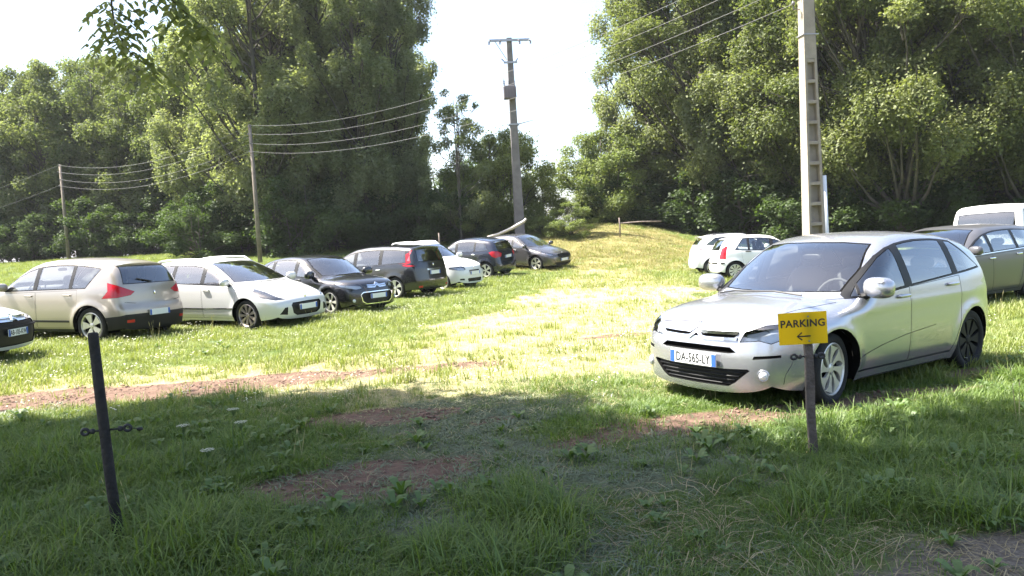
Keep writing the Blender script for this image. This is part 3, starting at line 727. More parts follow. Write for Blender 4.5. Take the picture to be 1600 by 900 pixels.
    for pid, pr in parts.items():
        if pid in (0, gapid) or pr['name'] == 'ARCH' or pid not in groups: continue
        mt = paint if pr.get('paint') else pr['mat']
        if pr.get('paint') or mt is BLACK: paintfaces += groups[pid]
        if pr.get('pair'):
            for sg in (1, -1):
                v, n, fc = sub(groups[pid], sg); o = mk(pr['name'], v, fc, mt, root, normals=n)
                if pr['name'] == 'door': doors[(pr['slot'], sg)] = o
                if pr.get('lamp'):
                    v, n, fc = sub(groups[pid], sg, -.05); mk('reflector', v, fc, c.get('lampmat', LAMPIN), o, normals=n)
                    # projector bowls
                    cen = v.mean(0)
                    for kk, (dx, dy, dz, rr) in enumerate(c.get('bulbs', [(.03, -.06, 0, .045), (-.06, .05, .01, .04)])):
                        b = MB(); q = cen+np.array([dx, dy*sg, dz]); b.lathe([(rr, .03), (rr*.9, .035), (rr*.7, .0), (.002, -.02)], 14)
                        bo = b.build('lamp_bowl', LAMPDK, o, True); bo.location = q; bo.rotation_euler = (0, 0, R_(-90+25*sg))
        else:
            v, n, fc = both(groups[pid]); mk(pr['name'], v, fc, mt, root, normals=n)
    v, n, fc = both([f for f in paintfaces if co[f].mean(0)[2] > .42], -.028); mk('cabin_lining', v, [f[::-1] for f in fc], LINING, root, normals=-n)
    # ---- underbody and wheel wells
    ub = MB(); zu = zb+.05
    outline = [(xf-.30, hw*.55), (xf-.55, hw-.2), (s.ax+s.Ra+.03, hw-.12), (s.ax+s.Ra+.02, hw-.36), (s.ax-s.Ra-.02, hw-.36), (s.ax-s.Ra-.03, hw-.07), (-s.ax+s.Ra+.03, hw-.07), (-s.ax+s.Ra+.02, hw-.36), (-s.ax-s.Ra-.02, hw-.36), (-s.ax-s.Ra-.03, hw-.14), (xr+.35, hw-.2), (xr+.2, hw*.55)]
    ub.prism(outline+[(x, -y) for x, y in outline[::-1]], (0, 0, zu), (1, 0, 0), (0, 1, 0), (0, 0, 1), .05)
    for xc in (s.ax, -s.ax):
        for sg in (1, -1):
            V = []; Fc = []
            an = np.linspace(-.35, math.pi+.35, 15)
            for a in an:
                for yy in (hw-.075, hw-.36): V.append((xc+(s.Ra+.012)*math.cos(a), sg*yy, s.zw+(s.Ra+.012)*math.sin(a)))
            for i in range(len(an)-1): Fc.append((2*i, 2*i+1, 2*i+3, 2*i+2))
            V.append((xc, sg*(hw-.36), s.zw)); k0 = len(V)-1
            for i in range(len(an)-1): Fc.append((2*i+1, 2*i+3, k0))
            ub.add(V, Fc)
    ub.build('underbody', GAP, root)
    # ---- wheels
    tm, rm = wheel_meshes(c['r'], c.get('tw', .20), c['rim']); rm2 = None
    if 'rim_rear' in c: _, rm2 = wheel_meshes(c['r'], c.get('tw', .20), c['rim_rear'])
    for xc in (s.ax, -s.ax):
        for sg in (1, -1):
            w = empty('wheel', (xc, sg*(hw-.035-c.get('tw', .20)/2), s.zw), 0 if sg > 0 else math.pi, root)
            if xc > 0 and c.get('steer'): w.rotation_euler.z += R_(c['steer'])
            link('tyre', tm, w); link('rim', rm2 if (rm2 and xc < 0) else rm, w)
    # ---- mirrors, handles
    mx, mz = c.get('mirror', (c['cowl'][0]-.36, belt(c['cowl'][0]-.36)+.09))
    for sg in (1, -1):
        b = MB(); mk_ = c.get('mirk', 1.05); b.super((mx, sg*(hw+.075), mz), (.14*mk_, .235*mk_, .155*mk_), 2.8, 16, 10, Matrix.Rotation(sg*R_(-12), 3, 'Z'))
        mo = b.build('wing_mirror', c.get('mirmat', paint), root, True)
        m2 = MB(); m2.tube([(mx+.01, sg*(hw-.09), mz-.09), (mx, sg*(hw+.02), mz-.055)], [.035, .025], 8); m2.build('mirror_stalk', BLACK, mo)
        for k, (hx, hz) in enumerate(c.get('handles', [])):
            p = s.hit('s', hx, hz); b = MB()
            b.super((hx, sg*(p[1]+.022), hz), (.20, .03, .035), 3, 12, 6); b.super((hx+.08, sg*(p[1]+.008), hz), (.04, .04, .03), 3, 8, 6); b.super((hx-.08, sg*(p[1]+.008), hz), (.04, .04, .03), 3, 8, 6)
            b.build('handle', c.get('handmat', paint), doors.get((k, sg), root), True)
    # ---- wipers, plates, badge
    for (y0, y1) in ((.42, -.12), (-.10, -.52)):
        p = [s.hit('t', cx+.06-.10*(y/hw)**2, y)+np.array([0, 0, .02]) for y in (y0, (y0+y1)/2, y1)]
        p[1][2] += .01
        MB().tube(p, .009, 5).build('wiper', BLACK, root)
    def plate(kind, zc, txt=None):
        h = s.hit('f' if kind > 0 else 'r', 0, zc); e = s.hit('f' if kind > 0 else 'r', .0, zc+.05)
        t = math.atan2(kind*(h[0]-e[0]), .05)
        po = MB().box((0, 0, 0), (.012, .52, .112), bev=.004).build('number_plate', PLATE, root)
        po.location = (h[0]+kind*.022, 0, zc); po.rotation_euler = (0, 0, 0 if kind > 0 else math.pi)
        for sg in (1, -1):
            bo = MB().box((.0055, sg*.235, 0), (.006, .045, .105)).build('plate_band', PBLUE, po)
        if txt:
            o = link('plate_text', text_mesh('plate_text', txt, .118, INK, 1.02, .002), po)
            o.rotation_euler = (R_(90), 0, R_(90)); o.location = (.0072, 0, -.002); o.scale = (.70, .95, 1)
    if 'plate_f' in c: plate(1, *c['plate_f'])
    if 'plate_r' in c: plate(-1, *c['plate_r'])
    if c.get('lid_wiper'):
        a, b = s.hit('r', .0, rw[0]+.03), s.hit('r', .34, rw[0]+.10); MB().tube([a-np.array([.02, 0, 0]), b-np.array([.02, 0, 0])], .011, 6).build('rear_wiper', BLACK, root)
    def ribbon(nm, pl, w, mt, off=.0015, thick=None, parent=root, mirror=True):
        for sg in ((1, -1) if mirror else (1,)):
            p = np.array([s.hit(*q) for q in pl]); n_ = s.grad(p); V = []; Fc = []
            for i in range(len(p)):
                t = p[min(i+1, len(p)-1)]-p[max(i-1, 0)]; t = t/np.linalg.norm(t); b = np.cross(n_[i], t)
                for (o1, o2) in ((-w/2, -.004), (-w/2, off), (w/2, off), (w/2, -.004)):
                    q = p[i]+b*o1+n_[i]*o2; V.append((q[0], q[1]*sg, q[2]))
            for i in range(len(p)-1):
                for j in range(3): Fc.append((i*4+j, i*4+j+1, i*4+5+j, i*4+4+j))
            Fc += [(0, 1, 2, 3), tuple(len(V)-4+j for j in (3, 2, 1, 0))]
            mk(nm, V, Fc, mt, parent)
    for (nm, pl, w, mt, off) in c.get('ribbons', []):
        q = []
        for (a, b) in zip(pl[:-1], pl[1:]):
            m = 6
            for i in range(m): q.append((a[0], a[1]+(b[1]-a[1])*i/m, a[2]+(b[2]-a[2])*i/m))
        q.append(pl[-1]); ribbon(nm, q, w, mt, off)
    for fn in c.get('extra', []): fn(s, root, paint)
    # ---- cabin
    sx = c.get('seat', .02); hz = c.get('seatz', .0)
    for sg in (1, -1):
        b = MB(); b.super((sx+.18, sg*.36, .50+hz), (.52, .48, .18), 3); b.super((sx-.16, sg*.36, .82+hz), (.16, .48, .62), 3, rot=Matrix.Rotation(R_(-14), 3, 'Y'))
        b.super((sx-.27, sg*.36, 1.21+hz), (.10, .27, .19), 2.8); b.tube([(sx-.24, sg*.36, 1.05+hz), (sx-.27, sg*.36, 1.2+hz)], .03, 6); b.build('seat', SEATM, root, True)
    b = MB(); b.super((sx-.74, 0, .50+hz), (.5, 1.22, .18), 3.4); b.super((sx-1.02, 0, .80+hz), (.15, 1.24, .60), 3.4, rot=Matrix.Rotation(R_(-16), 3, 'Y'))
    for yy in (-.4, 0, .4): b.super((sx-1.11, yy, 1.12+hz), (.09, .25, .14), 2.8)
    b.build('rear_seat', SEATM, root, True)
    b = MB(); b.super((cx-.28, 0, cz-.14), (.62, 2*hw-.26, .24), 3.6, 20, 10); b.build('dashboard', LINING, root, True)
    b = MB(); k = 20; rot = Matrix.Rotation(R_(62), 3, 'Y'); cen = Vector((cx-.56, .36, cz-.06))
    b.tube([cen+rot @ Vector((.18*math.cos(q), .18*math.sin(q), 0)) for q in np.linspace(0, 2*math.pi, k)], .015, 6, False)
    b.super(cen, (.12, .14, .06), 2.5, rot=rot); b.tube([cen+rot @ Vector((0, -.17, 0)), cen+rot @ Vector((0, .17, 0))], .013, 5); b.build('steering_wheel', LINING, root, True)
    b = MB(); p = s.hit('t', wx+.10, 0); b.super((p[0]-.06, 0, p[2]-.12), (.04, .22, .07), 3); b.build('rear_view_mirror', BLACK, root, True)
    return root, s

# ---------------------------------------------------------------- the car models, metres, x forward, origin between the axles
def paint(name, col, metal=.6, rough=.32, coat=.7): return pmat(name, col, rough, metal, coat, spec=.5)
SILVER = paint('silver_paint', (.42, .425, .455), .75, .27)
BEIGE = paint('champagne_paint', (.36, .315, .27), .55, .28)
PEARL = paint('pale_silver_paint', (.58, .58, .58), .2, .28)
WHITEP = paint('white_paint', (.66, .66, .66), 0, .25)
BLACKP = paint('black_paint', (.010, .010, .013), .1, .25, 1.0)
PLUM = paint('dark_blue_paint', (.014, .016, .030), .2, .25, 1.0)
GREYP = paint('grey_paint', (.10, .096, .10), .6, .22)
GREY2 = paint('graphite_paint', (.085, .083, .088), .3, .30, .3)

def chevrons(z1, z2, half, dx=.012, mat=None):
    def fn(s, root, pnt):
        for (zc, k) in ((z1, 0), (z2, 1)):
            for sg in (1, -1):
                V = []; Fc = []; ys = [0, .035, .075, .12, .2, .3, half]
                for i, y in enumerate(ys):
                    up = max(0, .055*(1-y/.075))+.012*max(0, (y-.2)/half); w = .013 if y > .08 else .017
                    for dz in (-w, w):
                        p = s.hit('f', max(y, .0), zc+up+dz); V += [(p[0]-.005, sg*y, zc+up+dz), (p[0]+dx, sg*y, zc+up+dz)]
                for i in range(len(ys)-1):
                    a = i*4; b = a+4
                    Fc += [(a+1, b+1, b+3, a+3), (a, a+1, b+1, b)[::-1], (a+2, a+3, b+3, b+2)]
                mk('chevron_badge', V, Fc, mat or CHROME, root)
    return fn
def slats(z0, z1, n, half):
    def fn(s, root, pnt):
        for i in range(n):
            z = z0+(z1-z0)*(i+.5)/n; hw_ = half(z); p = [s.hit('f', abs(y), z)+np.array([-.018, 0, 0]) for y in np.linspace(-hw_, hw_, 9)]
            for q, y in zip(p, np.linspace(-hw_, hw_, 9)): q[1] = y
            MB().tube(p, .007, 6).build('grille_slat', BLACK, root, True)
    return fn
def badge(zc, d=.05, kind='f'):
    def fn(s, root, pnt):
        p = s.hit(kind, 0, zc); sg = 1 if kind == 'f' else -1
        b = MB(); b.super((p[0]+.008*sg, 0, zc), (.02, d*1.5, d*2), 2.4, 14, 8); b.build('badge', CHROME, root, True)
    return fn
def rails(x0, x1, y, mat=None, h=.05):
    def fn(s, root, pnt):
        for sg in (1, -1):
            xs = np.linspace(x0, x1, 9); p = []
            for i, x in enumerate(xs):
                q = s.hit('t', x, y); p.append((x, sg*y, q[2]+(h if 0 < i < 8 else -.01)))
            MB().tube(p, .018, 8).build('roof_rail', mat or pnt, root, True)
    return fn
def spoiler(z, x0, y, mat=None, d=.16):
    def fn(s, root, pnt):
        V = []; Fc = []; ys = np.linspace(-y, y, 9)
        for yy in ys:
            p = s.hit('t', x0, abs(yy)); k = .05*(yy/y)**2
            V += [(p[0], yy, p[2]+.004), (p[0]-d+k, yy, p[2]-.01), (p[0]-d+k+.02, yy, p[2]-.045), (p[0]+.04, yy, p[2]-.03)]
        for i in range(8):
            for j in range(4): Fc.append((i*4+j, i*4+(j+1) % 4, i*4+4+(j+1) % 4, i*4+4+j))
        Fc += [(3, 2, 1, 0), (32, 33, 34, 35)]
        mk('rear_spoiler', V, Fc, mat or pnt, root)
    return fn
def fogs(y, z, rr=.05):
    def fn(s, root, pnt):
        for sg in (1, -1):
            p = s.hit('f', y, z); b = MB(); b.lathe([(rr*1.35, -.01), (rr*1.3, .008), (rr, .002)], 18); o = b.build('fog_lamp_ring', pnt, root, True)
            o.location = (p[0]+.006, sg*p[1], z); o.rotation_euler = (0, 0, R_(-90+sg*28))
            b = MB(); b.lathe([(rr, -.002), (rr*.8, .012), (.002, .018)], 18); q = b.build('fog_lamp', LAMPIN, o, True)
    return fn
SEC = [(.1, .10), (.2, .055), (.3, .025), (.45, .008), (.62, 0), (.78, .012), (.9, .035), (1.0, .065), (1.2, .14), (1.4, .225), (1.6, .32)]
def secz(belt, top, tum=.20, low=.06):
    return [(.1, low+.04), (.2, low), (.32, .02), (.48, .004), (.64, 0), (belt-.18, .004), (belt-.06, .014), (belt+.02, .03), ((belt+top)/2, .03+tum*.42), (top, .03+tum), (top+.2, .03+tum*1.6)]

C3 = dict(wb=2.466, foh=.81, roh=.665, W=1.728, H=1.48, r=.312, gap=.045, flare=.022, zb=.12,
    top=[(2.15, .73), (2.0, .785), (1.85, .83), (1.6, .872), (1.3, .905), (1.08, .925), (1.0, .945), (.70, 1.145), (.40, 1.33), (.22, 1.405), (0, 1.45), (-.3, 1.475), (-.65, 1.475), (-1.0, 1.45), (-1.35, 1.385), (-1.6, 1.31), (-2.0, 1.16)],
    front=[(.02, -.18), (.10, -.05), (.20, -.012), (.36, 0), (.50, -.004), (.61, -.03), (.70, -.06), (.77, -.13), (.87, -.34)],
    rear=[(.1, .12), (.22, .04), (.4, 0), (.6, .005), (.72, .05), (.9, .085), (1.05, .14), (1.2, .22), (1.35, .33), (1.5, .5)],
    sec=secz(.98, 1.42, .19), plan=[(2.05, .15), (1.75, .04), (1.3, 0), (.5, .0), (-.6, 0), (-1.2, .0), (-1.55, .04), (-1.9, .12)],
    bow=.22, crown=.075, fcurve=(.13, .26), ashift=.058, rcurve=(.05, .10), belt=((.95, .885), (-1.4, 1.045)), cowl=(1.04, .93), wtop=(.24, 1.40), ws=(.74, .56),
    dlo_r=(-1.52, -1.10), glass=[(1.2, .08), (-.05, -.86), (-.97, -1.6)], dtop=.088, rwin=(1.02, 1.36, .58, .5), rgmat=GLASS,
    crease=[(.84, .76, .006, .05)],
    head=[('f', .44, .59), ('f', .47, .68), ('f', .60, .732), ('s', 1.62, .755), ('s', 1.42, .795), ('s', 1.45, .745), ('s', 1.66, .65), ('f', .74, .618), ('f', .68, .585), ('f', .60, .608)],
    bulbs=[(.05, -.08, -.012, .045), (-.04, .03, .01, .04)],
    frontcut=[('badge_strip', [(-.1, .618), (.38, .623), (.42, .650), (-.1, .650)], GAP, -.006), ('slot_grille', [(-.1, .495), (.36, .495), (.42, .505), (.36, .545), (-.1, .55)], GAP, -.03),
              ('air_intake', [(-.1, .205), (.34, .21), (.41, .25), (.54, .36), (.52, .372), (.3, .36), (-.1, .355)], BLACK, -.035),
              ('lamp_slot', [(.56, .455), (.74, .475), (.74, .497), (.57, .483)], GAP, -.006)],
    doors=[[(1.0, .885), (.985, .6), (.92, .25), (0.01, .25), (.01, .95)], [(-.01, .95), (-.01, .25), (-.80, .25), (-.93, .55), (-.97, .75), (-.97, 1.005)]],
    handles=[(.14, .87), (-.80, .925)], mirror=(.70, .985), mirk=1.22, rim=(8, (.80, .10, .98), .30, ALLOY), rim_rear=(8, (.7, .5, .8), 0, STEEL), steer=8,
    ribbons=[('bonnet_seam', [('f', 0, .735), ('f', .3, .73), ('f', .47, .71)], .006, GAP, .001), ('bumper_seam', [('s', 1.58, .645), ('s', 1.61, .49)], .005, GAP, .001),
             ('sill_line', [('s', .86, .245), ('s', 0, .242), ('s', -.8, .242)], .008, GAP, .001), ('door_crease', [('s', .88, .37), ('s', .5, .45), ('s', .1, .505), ('s', -.45, .55)], .004, GAP, .0006),
             ('bonnet_side_seam', [('t', 1.62, .60), ('t', 1.2, .67), ('t', .98, .70)], .005, GAP, .001), ('window_bar', [('s', .74, .925), ('s', .66, 1.03)], .024, BLACK, .004)],
    plate_f=(.425, 'DA-565-LY'), extra=[chevrons(.662, .610, .42), fogs(.64, .325, .038), slats(.215, .35, 4, lambda z: .33+.16*(z-.21)/.14)])
C3B = dict(C3, plate_f=(.40,), rim=(6, (.5, .35, .4), 0, ALLOY), rim_rear=(6, (.5, .35, .4), 0, ALLOY), steer=0,
    frontcut=[('air_intake', [(-.1, .225), (.34, .23), (.44, .29), (.48, .45), (.42, .485), (-.1, .49)], BLACK, -.03)],
    head=[('f', .40, .60), ('f', .44, .68), ('f', .58, .72), ('s', 1.60, .745), ('s', 1.40, .79), ('s', 1.44, .74), ('s', 1.62, .66), ('f', .72, .61), ('f', .6, .58)],
    ribbons=[('grille_surround', [('f', 0, .22), ('f', .36, .225), ('f', .46, .29), ('f', .50, .45), ('f', .43, .50), ('f', 0, .503)], .022, CHROME, .006), ('window_bar', [('s', .72, .955), ('s', .645, 1.05)], .024, BLACK, .004)],
    extra=[chevrons(.655, .61, .10), fogs(.66, .32, .04)])
S3008 = dict(wb=2.613, foh=.93, roh=.82, W=1.837, H=1.64, r=.345, gap=.055, flare=.02, zb=.2,
    top=[(2.3, .78), (2.1, .88), (1.8, .98), (1.45, 1.05), (1.25, 1.085), (1.15, 1.11), (.75, 1.36), (.45, 1.52), (.2, 1.595), (-.2, 1.635), (-.7, 1.635), (-1.2, 1.595), (-1.6, 1.53), (-1.8, 1.48), (-2.1, 1.4)],
    front=[(.1, -.16), (.2, -.055), (.3, -.012), (.5, 0), (.66, -.02), (.78, -.06), (.9, -.18), (1.0, -.4)],
    rear=[(.1, .12), (.25, .03), (.5, 0), (.66, .015), (.74, .07), (.95, .10), (1.1, .14), (1.3, .25), (1.5, .38), (1.6, .46)],
    sec=secz(1.02, 1.54, .20), plan=[(2.25, .16), (1.9, .05), (1.4, 0), (.5, 0), (-1.3, 0), (-1.7, .05), (-2.1, .13)],
    belt=((1.1, 1.0), (-1.5, 1.06)), cowl=(1.2, 1.10), wtop=(.3, 1.57), ws=(.78, .6), dlo_r=(-1.22, -1.50), dtop=.12,
    glass=[(1.3, .12), (.02, -.80), (-.88, -1.6)], rwin=(1.12, 1.49, .66, .56), rgmat=GLASSD,
    tail=[('s', -1.60, .86), ('s', -1.72, 1.0), ('s', -1.68, 1.16), ('r', .74, 1.10), ('r', .46, .975), ('r', .56, .91), ('r', .80, .87)],
    trim=[('rear_bumper_skirt', 'rear', [(-.1, .1), (1.0, .1), (1.0, .46), (.74, .55), (-.1, .55)], BLACK), ('rear_bumper_corner', 'side', [(-2.4, .1), (-1.62, .1), (-1.68, .28), (-1.95, .45), (-2.4, .50)], BLACK),
          ('sill_cover', 'side', [(-.94, .1), (.94, .1), (.94, .285), (-.94, .285)], BLACK)],
    doors=[[(1.05, .97), (1.02, .6), (.93, .30), (.06, .30), (.06, 1.0)], [(.04, 1.0), (.04, .30), (-.86, .30), (-.98, .6), (-1.02, .85), (-1.02, 1.03)]],
    handles=[(.22, .92), (-.78, .935)], rim=(5, (.85, .45, .62), 0, ALLOY), lid_wiper=True, plate_r=(.555,),
    ribbons=[('door_strip', [('s', .90, .43), ('s', 0, .43), ('s', -.80, .43)], .04, BLACK, .008), ('tailgate_seam', [('r', 0, .74), ('r', .4, .74), ('r', .70, .78)], .008, GAP, .001), ('reflector_strip', [('r', .58, .42), ('r', .72, .42)], .055, REDL, .006)],
    extra=[badge(.93, .035, 'r'), spoiler(1.5, -1.62, .58, None, .14)])
P308 = dict(wb=2.708, foh=.90, roh=.88, W=1.815, H=1.52, r=.322, gap=.05, flare=.02, zb=.17,
    top=[(2.3, .66), (2.1, .75), (1.8, .86), (1.5, .94), (1.3, .985), (1.22, 1.0), (.8, 1.2), (.45, 1.36), (.2, 1.44), (-.1, 1.49), (-.6, 1.51), (-1.2, 1.50), (-1.7, 1.46), (-1.95, 1.42), (-2.2, 1.35)],
    front=[(.05, -.22), (.15, -.08), (.26, -.02), (.45, 0), (.58, -.02), (.68, -.08), (.76, -.2), (.85, -.45)],
    rear=[(.1, .14), (.25, .04), (.5, 0), (.7, .03), (.9, .08), (1.1, .15), (1.3, .27), (1.5, .42)],
    sec=secz(.99, 1.42, .19), plan=[(2.25, .17), (1.9, .05), (1.4, 0), (.5, 0), (-1.3, 0), (-1.8, .05), (-2.2, .13)],
    belt=((1.1, .93), (-1.9, 1.03)), cowl=(1.26, .995), wtop=(.24, 1.45), ws=(.76, .57), dlo_r=(-1.95, -1.72), dtop=.11,
    glass=[(1.4, .16), (.05, -.80), (-.9, -2.0)], rwin=(1.0, 1.38, .62, .54),
    head=[('f', .52, .63), ('f', .64, .70), ('s', 1.72, .80), ('s', 1.46, .87), ('s', 1.52, .81), ('s', 1.78, .68), ('f', .72, .625)],
    frontcut=[('mouth_grille', [(-.1, .27), (.30, .275), (.40, .33), (.44, .50), (.40, .55), (-.1, .56)], BLACK, -.03), ('fog_recess', [(.54, .31), (.70, .33), (.60, .46), (.53, .47)], BLACK, -.012)],
    doors=[[(1.12, .90), (1.08, .6), (.98, .26), (.09, .26), (.09, .95)], [(.07, .95), (.07, .26), (-.86, .26), (-.98, .6), (-1.02, .85), (-1.02, .99)]],
    handles=[(.24, .86), (-.80, .90)], rim=(9, (.6, .45, .5), 0, pmat('bronze_grey_rim', (.42, .36, .33), .35, .6)), plate_f=(.445,), lampmat=LAMPDK,
    ribbons=[('door_strip', [('s', 1.0, .47), ('s', 0, .46), ('s', -.85, .46)], .022, CHROME, .005), ('bonnet_seam', [('t', 1.9, .52), ('t', 1.5, .66), ('t', 1.2, .73)], .006, GAP, .001)],
    extra=[badge(.655, .045), rails(.1, -1.75, .60)])
SCEN = dict(wb=2.77, foh=.87, roh=.90, W=1.845, H=1.64, r=.33, gap=.05, flare=.015, zb=.2,
    top=[(2.3, .75), (2.1, .86), (1.8, .97), (1.55, 1.05), (1.45, 1.09), (1.0, 1.34), (.6, 1.51), (.3, 1.585), (-.2, 1.63), (-.8, 1.635), (-1.4, 1.605), (-1.9, 1.55), (-2.15, 1.5)],
    front=[(.1, -.16), (.2, -.055), (.3, -.012), (.5, 0), (.66, -.02), (.78, -.06), (.9, -.2), (1.0, -.45)],
    rear=[(.1, .14), (.25, .04), (.5, 0), (.72, .03), (.9, .05), (1.1, .10), (1.3, .17), (1.5, .25), (1.65, .33)],
    sec=secz(1.0, 1.54, .19), plan=[(2.25, .17), (1.9, .05), (1.4, 0), (.5, 0), (-1.3, 0), (-1.8, .03), (-2.25, .11)],
    belt=((1.3, .97), (-1.8, 1.07)), cowl=(1.5, 1.08), wtop=(.4, 1.56), ws=(.8, .6), dlo_r=(-1.82, -1.76), dtop=.125,
    glass=[(1.6, .20), (.08, -.80), (-.92, -1.9)], gmat=[GLASS, GLASS, GLASSD, GLASSD], rwin=(1.08, 1.52, .66, .58), rgmat=GLASSD,
    tail=[('s', -1.68, 1.00), ('s', -1.98, 1.07), ('s', -1.86, 1.44), ('s', -1.98, 1.44), ('r', .86, 1.12), ('r', .74, .97), ('s', -1.9, .95)],
    tail_in=[('s', -1.94, 1.12), ('s', -1.88, 1.42), ('s', -1.95, 1.42), ('r', .86, 1.14)],
    doors=[[(1.2, .95), (1.12, .6), (1.0, .30), (.13, .30), (.13, .97)], [(.11, .97), (.11, .30), (-.90, .30), (-1.02, .6), (-1.06, .85), (-1.06, 1.02)]],
    handles=[(.28, .88), (-.80, .90)], handmat=CHROME, rim=(5, (.6, .4, .5), .2, ALLOY), plate_r=(.74,),
    ribbons=[('tailgate_bar', [('r', 0, .84), ('r', .34, .84)], .05, CHROME, .01), ('reflector_strip', [('r', .60, .34), ('r', .74, .34)], .06, REDL, .006)],
    extra=[badge(.98, .04, 'r'), spoiler(1.5, -1.95, .60, None, .14)])
MINI = dict(C3, front=[(.05, -.20), (.14, -.06), (.24, -.012), (.40, 0), (.56, -.004), (.68, -.03), (.77, -.06), (.84, -.13), (.94, -.34)], wb=2.5, foh=.78, roh=.66, W=1.70, H=1.67, r=.30, top=[(x, z+.19 if x < 1.02 else z+.15) for x, z in C3['top']], cowl=(1.02, 1.12), wtop=(.24, 1.585), zb=.19,
    belt=((.95, 1.03), (-1.4, 1.14)), sec=secz(1.08, 1.57, .18), plate_f=(.56,), steer=0, rim_rear=(6, (.6, .4, .5), 0, ALLOY), mirk=1.0,
    head=[('f', .42, .69), ('f', .45, .78), ('f', .55, .81), ('f', .68, .80), ('s', 1.55, .79), ('s', 1.58, .72), ('f', .70, .67), ('f', .5, .66)], bulbs=[(.0, 0, 0, .06)],
    frontcut=[('grille', [(-.1, .50), (.24, .50), (.28, .66), (-.1, .66)], BLACK, -.025), ('air_intake', [(-.1, .27), (.34, .27), (.38, .36), (.34, .39), (-.1, .385)], BLACK, -.03), ('fog_recess', [(.50, .33), (.66, .34), (.66, .39), (.52, .39)], BLACK, -.012)],
    ribbons=[('bonnet_seam', [('f', 0, .84), ('f', .3, .83), ('f', .42, .82)], .006, GAP, .001)], extra=[badge(.72, .035), rails(.1, -1.25, .55, WHITE, .055)], mirror=(.70, 1.15))
KIA = dict(wb=2.6, foh=.80, roh=.66, W=1.765, H=1.57, r=.32, gap=.05, flare=.016, zb=.19,
    top=[(x, z+.10) for x, z in C3['top'][:-4]]+[(-1.0, 1.54), (-1.4, 1.49), (-1.7, 1.43), (-2.0, 1.36)], front=C3['front'],
    rear=[(.1, .14), (.25, .04), (.45, 0), (.6, .02), (.75, .06), (.95, .09), (1.1, .15), (1.3, .28), (1.5, .45)],
    sec=secz(1.02, 1.48, .19), plan=C3['plan'], belt=((1.0, .96), (-1.5, 1.10)), cowl=(1.02, 1.04), wtop=(.24, 1.49), ws=(.76, .58), dlo_r=(-1.45, -1.22), dtop=.115,
    glass=[(1.2, .06), (-.04, -.80), (-.86, -1.55)], gmat=[GLASS, GLASSD, GLASSD, GLASSD], rwin=(1.10, 1.44, .58, .52),
    tail=[('s', -1.46, 1.02), ('s', -1.60, 1.07), ('r', .60, 1.05), ('r', .44, .96), ('r', .52, .84), ('s', -1.72, .80), ('s', -1.60, .86)],
    doors=[[(1.05, .92), (1.0, .6), (.92, .28), (.02, .28), (.02, .98)], [(0, .98), (0, .28), (-.86, .28), (-.98, .6), (-1.02, .85), (-1.02, 1.04)]],
    handles=[(.18, .90), (-.80, .95)], handmat=CHROME, rim=(5, (.6, .4, .5), 0, ALLOY), plate_r=(.82,), ribbons=[('tailgate_seam', [('r', 0, .66), ('r', .5, .68)], .008, GAP, .001)], extra=[spoiler(1.45, -1.55, .54, None, .15)])
P308B = dict(P308, wb=2.62, foh=.86, roh=.78, W=1.80, H=1.46, top=[(2.2, .70), (2.0, .79), (1.7, .875), (1.4, .94), (1.22, .97), (1.14, .99), (.7, 1.2), (.35, 1.36), (.1, 1.43), (-.3, 1.455), (-.8, 1.44), (-1.3, 1.38), (-1.7, 1.28), (-2.1, 1.12)],
    cowl=(1.18, .985), wtop=(.22, 1.41), sec=secz(.98, 1.37, .18), belt=((1.05, .93), (-1.5, 1.02)), dlo_r=(-1.45, -1.15), glass=[(1.3, .12), (.02, -.78), (-.86, -1.6)], rwin=(1.0, 1.28, .6, .5),
    front=[(.05, -.2), (.15, -.06), (.26, -.015), (.45, 0), (.6, -.01), (.72, -.05), (.8, -.14), (.9, -.36)],
    frontcut=[('upper_grille', [(-.1, .56), (.36, .56), (.42, .66), (.3, .70), (-.1, .70)], BLACK, -.02), ('air_intake', [(-.1, .25), (.5, .26), (.62, .36), (-.1, .37)], BLACK, -.025)],
    head=[('f', .52, .66), ('f', .58, .74), ('s', 1.66, .80), ('s', 1.5, .84), ('s', 1.58, .75), ('f', .74, .66)], plate_f=(.46,), lampmat=LAMPIN, rim=(5, (.6, .45, .5), 0, ALLOY), extra=[badge(.74, .03)],
    ribbons=[('bonnet_seam', [('t', 1.8, .52), ('t', 1.4, .66), ('t', 1.15, .73)], .006, GAP, .001)], doors=[[(1.07, .90), (1.03, .6), (.95, .26), (.06, .26), (.06, .95)], [(.04, .95), (.04, .26), (-.84, .26), (-.96, .6), (-1.0, .85), (-1.0, .99)]])
C31 = dict(KIA, wb=2.46, foh=.77, roh=.62, W=1.667, H=1.52, r=.30, cowl=(1.02, 1.0), wtop=(.24, 1.44), top=[(x, z+.045) for x, z in C3['top']], rear=[(.1, .14), (.25, .03), (.45, 0), (.62, .0), (.66, .05), (.85, .07), (1.05, .12), (1.2, .20), (1.35, .30), (1.5, .42)],
    sec=secz(.97, 1.42, .18), belt=((1.0, .94), (-1.4, 1.0)), dlo_r=(-1.26, -.95), gmat=[GLASS]*4, glass=[(1.2, .06), (-.04, -.74), (-.80, -1.4)], rwin=(1.0, 1.36, .54, .48), dtop=.10,
    tail=[('s', -1.56, .70), ('s', -1.48, 1.12), ('s', -1.53, 1.14), ('r', .64, 1.05), ('r', .60, .70)], plate_r=(.78,), handmat=BLACK,
    ribbons=[('bumper_strip', [('s', -1.60, .56), ('s', -1.72, .56)], .05, BLACK, .01), ('bumper_strip', [('r', .1, .56), ('r', .6, .56)], .05, BLACK, .01)], rim=(9, (.7, .6, .7), 0, ALLOY), extra=[])
